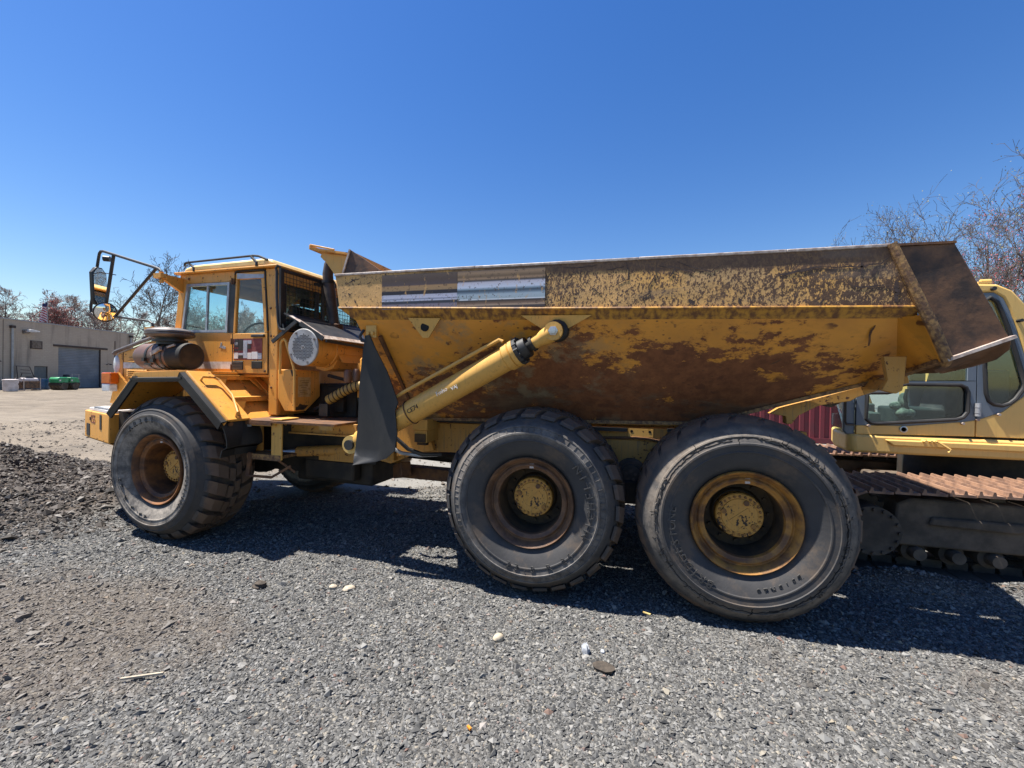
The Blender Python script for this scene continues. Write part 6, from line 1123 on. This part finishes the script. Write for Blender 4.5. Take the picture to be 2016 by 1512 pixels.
for key, az, d, s, rz, lb in (('nearg0', 27.0, 29, 0.86, 0.3, 'bare tree with upward branches and pale green buds behind the tail of the tipping body'), ('nearg1', 23.2, 33, 0.74, 2.0, 'low pale green budding tree peeking over the top rail near the tail'),
        ('nearr0', 31.6, 27, 0.78, 1.1, 'thin red budding tree just above the excavator cab roof'), ('nearr1', 33.4, 30, 0.88, 4.0, 'red budding tree at the right edge above the excavator'), ('nearg0', 35.4, 27, 0.93, 3.3, 'tall bare tree at the right edge of the picture'),
        ('nearr0', 36.6, 33, 1.0, 5.2, 'red budding tree beyond the right edge behind the excavator'), ('nearg1', 30.0, 38, 0.85, 0.9, 'distant thin bare tree between the tail and the red budding trees'), ('nearr1', 39.0, 29, 0.9, 2.2, 'red budding tree furthest right behind the excavator'), ('nearg0', 21.0, 44, 0.9, 5.5, 'far bare tree hidden behind the top rail')):
    tree(key, az, d, s, rz, lb)

# ================================================================== GROUND
def gnoise(x, y):
    return 0.010 * np.sin(1.9 * x + 0.7 * y + 1) + 0.008 * np.sin(0.8 * x - 2.3 * y) + 0.006 * np.sin(4.1 * x + 3.3 * y + 2) + 0.004 * np.sin(9.3 * x - 7.1 * y)
def height(x, y):
    x = np.asarray(x, float); y = np.asarray(y, float)
    near = np.exp(-((x + 3) / 14) ** 2 - ((y) / 12) ** 2)
    u = (x + 10.4) * 0.93 + (y - 0.5) * -0.36; v = (x + 10.4) * 0.36 + (y - 0.5) * 0.93
    bank = 0.62 * np.exp(-(u / 2.3) ** 2 - (v / 1.25) ** 2) * (1 + 0.18 * np.sin(3.1 * x + y) + 0.10 * np.sin(6.3 * y - 2.2 * x))
    bank += 0.10 * np.exp(-((x + 7.9) / 0.9) ** 2 - ((y - 1.3) / 0.7) ** 2)
    bank += 0.13 * np.exp(-((y - 1.22) / 0.20) ** 2) / (1 + np.exp(-(x - 1.15) * 9)) * (1 + 0.3 * np.sin(5 * x)) * np.clip((8 - x) / 3, 0, 1)
    return gnoise(x, y) * near - 0.010 + bank
xs = np.concatenate([-np.geomspace(16, 700, 26)[::-1], np.arange(-14.9, -7.5, 0.08), np.arange(-7.5, 4.5, 0.09), np.geomspace(5, 700, 26)])
ys = np.concatenate([-np.geomspace(4.2, 700, 20)[::-1], np.arange(-3.9, 5.0, 0.08), np.geomspace(5.3, 700, 28)])
gx, gy = np.meshgrid(xs, ys); gz = height(gx, gy)
nx, ny = len(xs), len(ys)
vv = np.stack([gx, gy, gz], -1).reshape(-1, 3)
ii = (np.arange(ny - 1)[:, None] * nx + np.arange(nx - 1)[None]).reshape(-1)
ff_ = np.stack([ii, ii + 1, ii + nx + 1, ii + nx], -1)
def np_mesh(name, v, f, mat, smooth=False):
    me = bpy.data.meshes.new(name); n, m, k = len(v), len(f), f.shape[1]
    me.vertices.add(n); me.vertices.foreach_set('co', v.astype(np.float32).ravel())
    me.loops.add(m * k); me.loops.foreach_set('vertex_index', f.astype(np.int32).ravel())
    me.polygons.add(m); me.polygons.foreach_set('loop_start', np.arange(0, m * k, k, dtype=np.int32)); me.polygons.foreach_set('use_smooth', np.full(m, smooth))
    me.update(calc_edges=True); me.validate(); me.materials.append(mat); return me
def patch(n, nz, amt):                                    # sandy dirt at the left of the foreground
    X, Y, Z = n.sep(); a = n.math('MULTIPLY', n.math('ADD', X, 5.1), 0.60); b = n.math('MULTIPLY', n.math('ADD', Y, 1.45), 1.25)
    q = n.math('ADD', n.math('MULTIPLY', a, a), n.math('MULTIPLY', b, b)); q = n.math('ADD', q, n.math('MULTIPLY', n.math('SUBTRACT', nz, 0.5), 3.0))
    return n.ramp(q, 1.35, 0.35, 0, amt)
def ground_mat():
    n = Nt('crushed_stone_yard', 0.9, spec=0.2); X, Y, Z = n.sep()
    big = n.noise(0.35, 5, 0.6); mid = n.noise(1.6, 6, 0.65); fine = n.noise(55, 4, 0.7)
    cell = n.voro(62, 'Color'); cs = n.t.nodes.new('ShaderNodeSeparateColor'); n.t.links.new(cell, cs.inputs[0]); c1 = cs.outputs[0]
    stone = n.cramp(c1, [(0.0, (0.041, 0.041, 0.040)), (0.4, (0.094, 0.093, 0.089)), (0.8, (0.152, 0.148, 0.139)), (0.93, (0.205, 0.197, 0.180)), (1.0, (0.254, 0.226, 0.180))])
    gap = n.ramp(n.voro(62, 'Distance'), 0.55, 0.9, 0, 0.6); stone = n.mix(gap, stone, (0.025, 0.025, 0.025))
    stone = n.mix(n.ramp(mid, 0.45, 0.75, 0, 0.4), stone, (0.107, 0.094, 0.080))
    dirt = n.mix(fine, (0.086, 0.072, 0.057), (0.123, 0.100, 0.080)); dirt = n.mix(n.ramp(n.noise(7, 6, 0.7), 0.5, 0.7, 0, 0.7), dirt, (0.082, 0.067, 0.054))
    tan = n.mix(n.ramp(n.noise(0.9, 6, 0.7, n.map((0.35, 1.0, 1))), 0.35, 0.68), (0.20, 0.165, 0.125), (0.125, 0.103, 0.079)); tan = n.mix(n.ramp(n.noise(9, 5, 0.7), 0.52, 0.68, 0, 0.6), tan, (0.085, 0.07, 0.055))
    tan = n.mix(n.ramp(n.noise(0.18, 4, 0.6, n.map((0.5, 1.2, 1))), 0.5, 0.7, 0, 0.5), tan, (0.22, 0.187, 0.147))
    bank = n.mix(fine, (0.05, 0.04, 0.032), (0.12, 0.097, 0.078))
    far = n.ramp(n.math('ADD', n.math('MULTIPLY', X, -1.0), n.math('ADD', n.math('MULTIPLY', Y, 0.9), n.math('MULTIPLY', big, 3.0))), 10.0, 12.5)
    d0 = patch(n, mid, 0.65)
    col = n.mix(d0, stone, dirt); col = n.mix(far, col, tan); col = n.mix(n.ramp(Z, 0.045, 0.13), col, bank)
    bright = n.math('MULTIPLY', n.ramp(Y, 1.5, 3.5), n.ramp(X, -7.5, -5.5)); col = n.mix(n.math('MULTIPLY', bright, 0.75), col, n.mix(fine, (0.16, 0.15, 0.135), (0.30, 0.285, 0.255)))
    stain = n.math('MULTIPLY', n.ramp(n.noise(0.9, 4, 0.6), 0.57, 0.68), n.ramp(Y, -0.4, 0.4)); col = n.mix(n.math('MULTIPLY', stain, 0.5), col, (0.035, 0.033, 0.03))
    n.bump(n.math('ADD', n.math('MULTIPLY', n.voro(62, 'Distance'), -0.6), n.math('ADD', n.math('MULTIPLY', fine, 0.5), n.math('MULTIPLY', n.noise(14, 5, 0.7), 0.8))), 0.8, 0.018)
    return n.out(col)
g = link('ground', np_mesh('ground', vv, ff_, ground_mat(), True)); g['kind'] = 'structure'

def chip_mat(name, stops, dirt_zone=True):
    n = Nt(name, 0.8, spec=0.3); geo = n.t.nodes.new('ShaderNodeNewGeometry')
    col = n.cramp(geo.outputs['Random Per Island'], stops)
    if dirt_zone:
        X, Y, Z = n.sep()
        d0 = patch(n, n.noise(1.6, 6, 0.65), 0.48)
        col = n.mix(d0, col, (0.15, 0.122, 0.097)); col = n.mix(n.ramp(n.noise(1.1, 4, 0.6), 0.56, 0.7, 0, 0.45), col, (0.115, 0.097, 0.08))
    return n.out(col)
def chips(name, px, py, size, mat, flat=(0.32, 0.7), lift=0.35):
    N = len(px); o6 = np.array([[1, 0, 0], [0, 1, 0], [-1, 0, 0], [0, -1, 0], [0, 0, 1], [0, 0, -1]], float)
    j = RNG.uniform(-0.35, 0.35, (N, 6, 3)); p = o6[None] + j
    asp = RNG.uniform(0.45, 0.95, N); fl = RNG.uniform(flat[0], flat[1], N)
    p[:, :, 0] *= size[:, None]; p[:, :, 1] *= (size * asp)[:, None]; p[:, :, 2] *= (size * fl)[:, None]
    # tilt then turn
    tx, tz = RNG.normal(0, 0.6, N), RNG.uniform(0, 2 * np.pi, N)
    c, s = np.cos(tx)[:, None], np.sin(tx)[:, None]; y, z = p[:, :, 1] * c - p[:, :, 2] * s, p[:, :, 1] * s + p[:, :, 2] * c
    c, s = np.cos(tz)[:, None], np.sin(tz)[:, None]; X = p[:, :, 0] * c - y * s; Y = p[:, :, 0] * s + y * c
    v = np.stack([X + px[:, None], Y + py[:, None], z + (height(px, py) + size * fl * lift)[:, None]], -1).reshape(-1, 3)
    t = np.array([[0, 1, 4], [1, 2, 4], [2, 3, 4], [3, 0, 4], [1, 0, 5], [2, 1, 5], [3, 2, 5], [0, 3, 5]])
    f = (t[None] + (np.arange(N) * 6)[:, None, None]).reshape(-1, 3)
    o = link(name, np_mesh(name, v, f, mat)); o['kind'] = 'stuff'; return o
def clear_of_tyres(x, y):
    k = np.ones(len(x), bool)
    for cx, cy in ((0, 0.29), (-1.67, 0.29), (-5.84, 0.25)): k &= ~((abs(x - cx) < 0.34) & (abs(y - cy) < 0.30))
    return k
GREYS = [(0.0, (0.040, 0.040, 0.039)), (0.25, (0.076, 0.075, 0.073)), (0.6, (0.132, 0.130, 0.124)), (0.86, (0.188, 0.184, 0.174)), (0.95, (0.232, 0.224, 0.208)), (0.968, (0.248, 0.216, 0.160)), (0.98, (0.136, 0.080, 0.064)), (1.0, (0.288, 0.272, 0.248))]
N = 330000
r_ = np.sqrt(RNG.uniform(1.9 ** 2, 7.4 ** 2, N)); keep = RNG.random(N) < np.clip(1.5 - r_ / 6.5, 0.22, 1); r_ = r_[keep]
a_ = np.radians(RNG.uniform(-73, 44, len(r_))); px = -0.853 + r_ * np.sin(a_); py = -3.58 + r_ * np.cos(a_)
k = clear_of_tyres(px, py) & (py < 3.2); px, py, r_ = px[k], py[k], r_[k]
sz = np.clip(RNG.lognormal(math.log(0.0079), 0.45, len(px)), 0.004, 0.034) * (0.85 + 0.05 * r_)
sand = (((px + 5.1) * 0.6) ** 2 + ((py + 1.45) * 1.25) ** 2) < 0.8; sz[sand] *= RNG.choice([0.6, 0.8, 1.3], sand.sum())
g1 = chips('gravel', px, py, sz, chip_mat('crushed_grey_stone', GREYS)); g1['label'] = 'crushed grey stone gravel covering the yard'; g1['category'] = 'gravel'
N = 26000
px = RNG.normal(-9.4, 1.7, N); py = RNG.normal(0.45, 1.15, N) - 0.33 * (px + 9.4); k = (height(px, py) > 0.03) & (px < -6.3); px, py = px[k], py[k]
sz = np.clip(RNG.lognormal(math.log(0.017), 0.5, len(px)), 0.007, 0.09)
g2 = chips('rubble', px, py, sz, chip_mat('dark_broken_rubble', [(0.0, (0.03, 0.026, 0.022)), (0.5, (0.07, 0.059, 0.05)), (0.85, (0.12, 0.104, 0.09)), (1.0, (0.19, 0.175, 0.155))], False), (0.4, 0.85)); g2['label'] = 'dark broken rubble heaped on the low bank by the front wheel'; g2['category'] = 'rubble'
# scattered pebbles beyond, on the open yard
N = 9000
r_ = np.sqrt(RNG.uniform(6 ** 2, 24 ** 2, N)); a_ = np.radians(RNG.uniform(-72, -20, N)); px = -0.853 + r_ * np.sin(a_); py = -3.58 + r_ * np.cos(a_); k = (py > 1.2) | (px < -9); px, py = px[k], py[k]
g3 = chips('pebbles', px, py, np.clip(RNG.lognormal(math.log(0.02), 0.5, len(px)), 0.008, 0.07), chip_mat('yard_pebbles', [(0.0, (0.065, 0.055, 0.046)), (0.6, (0.13, 0.108, 0.087)), (1.0, (0.21, 0.18, 0.15))], False)); g3['label'] = 'loose pebbles scattered over the open tan yard'; g3['category'] = 'pebbles'

# single stones that stand out
MAT['cream_stone'] = simple('cream_pebble', (0.44, 0.37, 0.27), (0.34, 0.28, 0.2), 30, 0.8)
MAT['white_stone'] = simple('bluish_white_quartz', (0.34, 0.36, 0.39), (0.20, 0.21, 0.23), 25, 0.7)
MAT['tan_stone'] = simple('tan_sandstone', (0.42, 0.36, 0.27), (0.30, 0.25, 0.19), 25, 0.85)
MAT['clod'] = simple('dark_earth_clod', (0.035, 0.028, 0.022), (0.07, 0.055, 0.042), 25, 0.95)
MAT['wood'] = simple('yellow_wood_chip', (0.52, 0.40, 0.16), (0.42, 0.3, 0.1), 25, 0.8)
MAT['orange_bit'] = simple('orange_plastic_scrap', (0.6, 0.22, 0.02), (0.55, 0.18, 0.02), 25, 0.5)
def stone(x, y, rx, ry, rz, mat, label, cat, seed, rough=0.22, name='stone'):
    m = MB().sph((0, 0, 0), rx, ry, rz, 12, 8); rg = random.Random(seed); w = [(rg.uniform(-3, 3) / rx, rg.uniform(-3, 3) / rx, rg.uniform(-3, 3) / rx, rg.uniform(0, 6)) for _ in range(5)]
    m.v = [tuple(Vector(v) * (1 + rough * sum(math.sin(v[0] * a + v[1] * b + v[2] * c + d) for a, b, c, d in w) / 4)) for v in m.v]
    jt = [rg.gauss(0, rough * 0.45) for _ in range(len(m.v))]; m.v = [tuple(Vector(v) * (1 + jt[(i // 12) * 5 % len(jt)] * 0.5 + jt[i] * 0.5)) if 12 <= i < len(m.v) - 12 else v for i, v in enumerate(m.v)]
    W = Matrix.Translation((x, y, float(height(x, y)) + rz * 0.45)) @ Matrix.Rotation(rg.uniform(0, 6), 4, 'Z')
    return solo(name, m, mat, label, cat, None, W, smooth=35)
stone(-1.72, -0.66, 0.042, 0.032, 0.032, 'cream_stone', 'rounded cream pebble lying alone on the gravel below the middle wheel', 'stone', 1, 0.06)
stone(-1.11, -0.63, 0.040, 0.024, 0.030, 'white_stone', 'angular bluish white stone on the gravel between the two rear wheels', 'stone', 2, 0.55)
stone(-3.17, -0.34, 0.055, 0.04, 0.025, 'tan_stone', 'flat tan stone left of the middle wheel, larger of a close pair', 'stone', 3)
stone(-3.32, -0.36, 0.035, 0.03, 0.022, 'tan_stone', 'small tan stone just left of the larger flat tan stone', 'stone', 4)
stone(-3.96, -0.5, 0.06, 0.05, 0.03, 'clod', 'dark earth clod on the gravel below the ladder', 'clod', 5, 0.4, 'clod')
stone(-0.98, -0.78, 0.07, 0.05, 0.025, 'clod', 'dark earth clod beside the bluish white stone', 'clod', 6, 0.4, 'clod')
stone(-1.0, -0.60, 0.018, 0.015, 0.013, 'white_stone', 'tiny white stone right of the bluish white stone', 'stone', 7)
stone(-8.0, 1.25, 0.10, 0.08, 0.07, 'clod', 'dark lump on the rubble bank close to the front wheel', 'clod', 9, 0.4, 'clod')
solo('wood_chip', MB().bar((-0.72, -0.02, 0.014), (-0.665, -0.05, 0.018), 0.012, 0.008), 'wood', 'small yellow wood chip lying at the shadow edge between the rear wheels', 'wood chip')
solo('plastic_scrap', MB().bar((-1.64, -1.47, 0.018), (-1.615, -1.49, 0.022), 0.012, 0.01), 'orange_bit', 'tiny orange plastic scrap in the foreground gravel', 'scrap')
solo('stick', MB().bar((-3.75, -1.72, 0.012), (-3.55, -1.62, 0.022), 0.012, 0.012), 'tan_stone', 'pale wooden stick on the sandy gravel at lower left', 'stick')
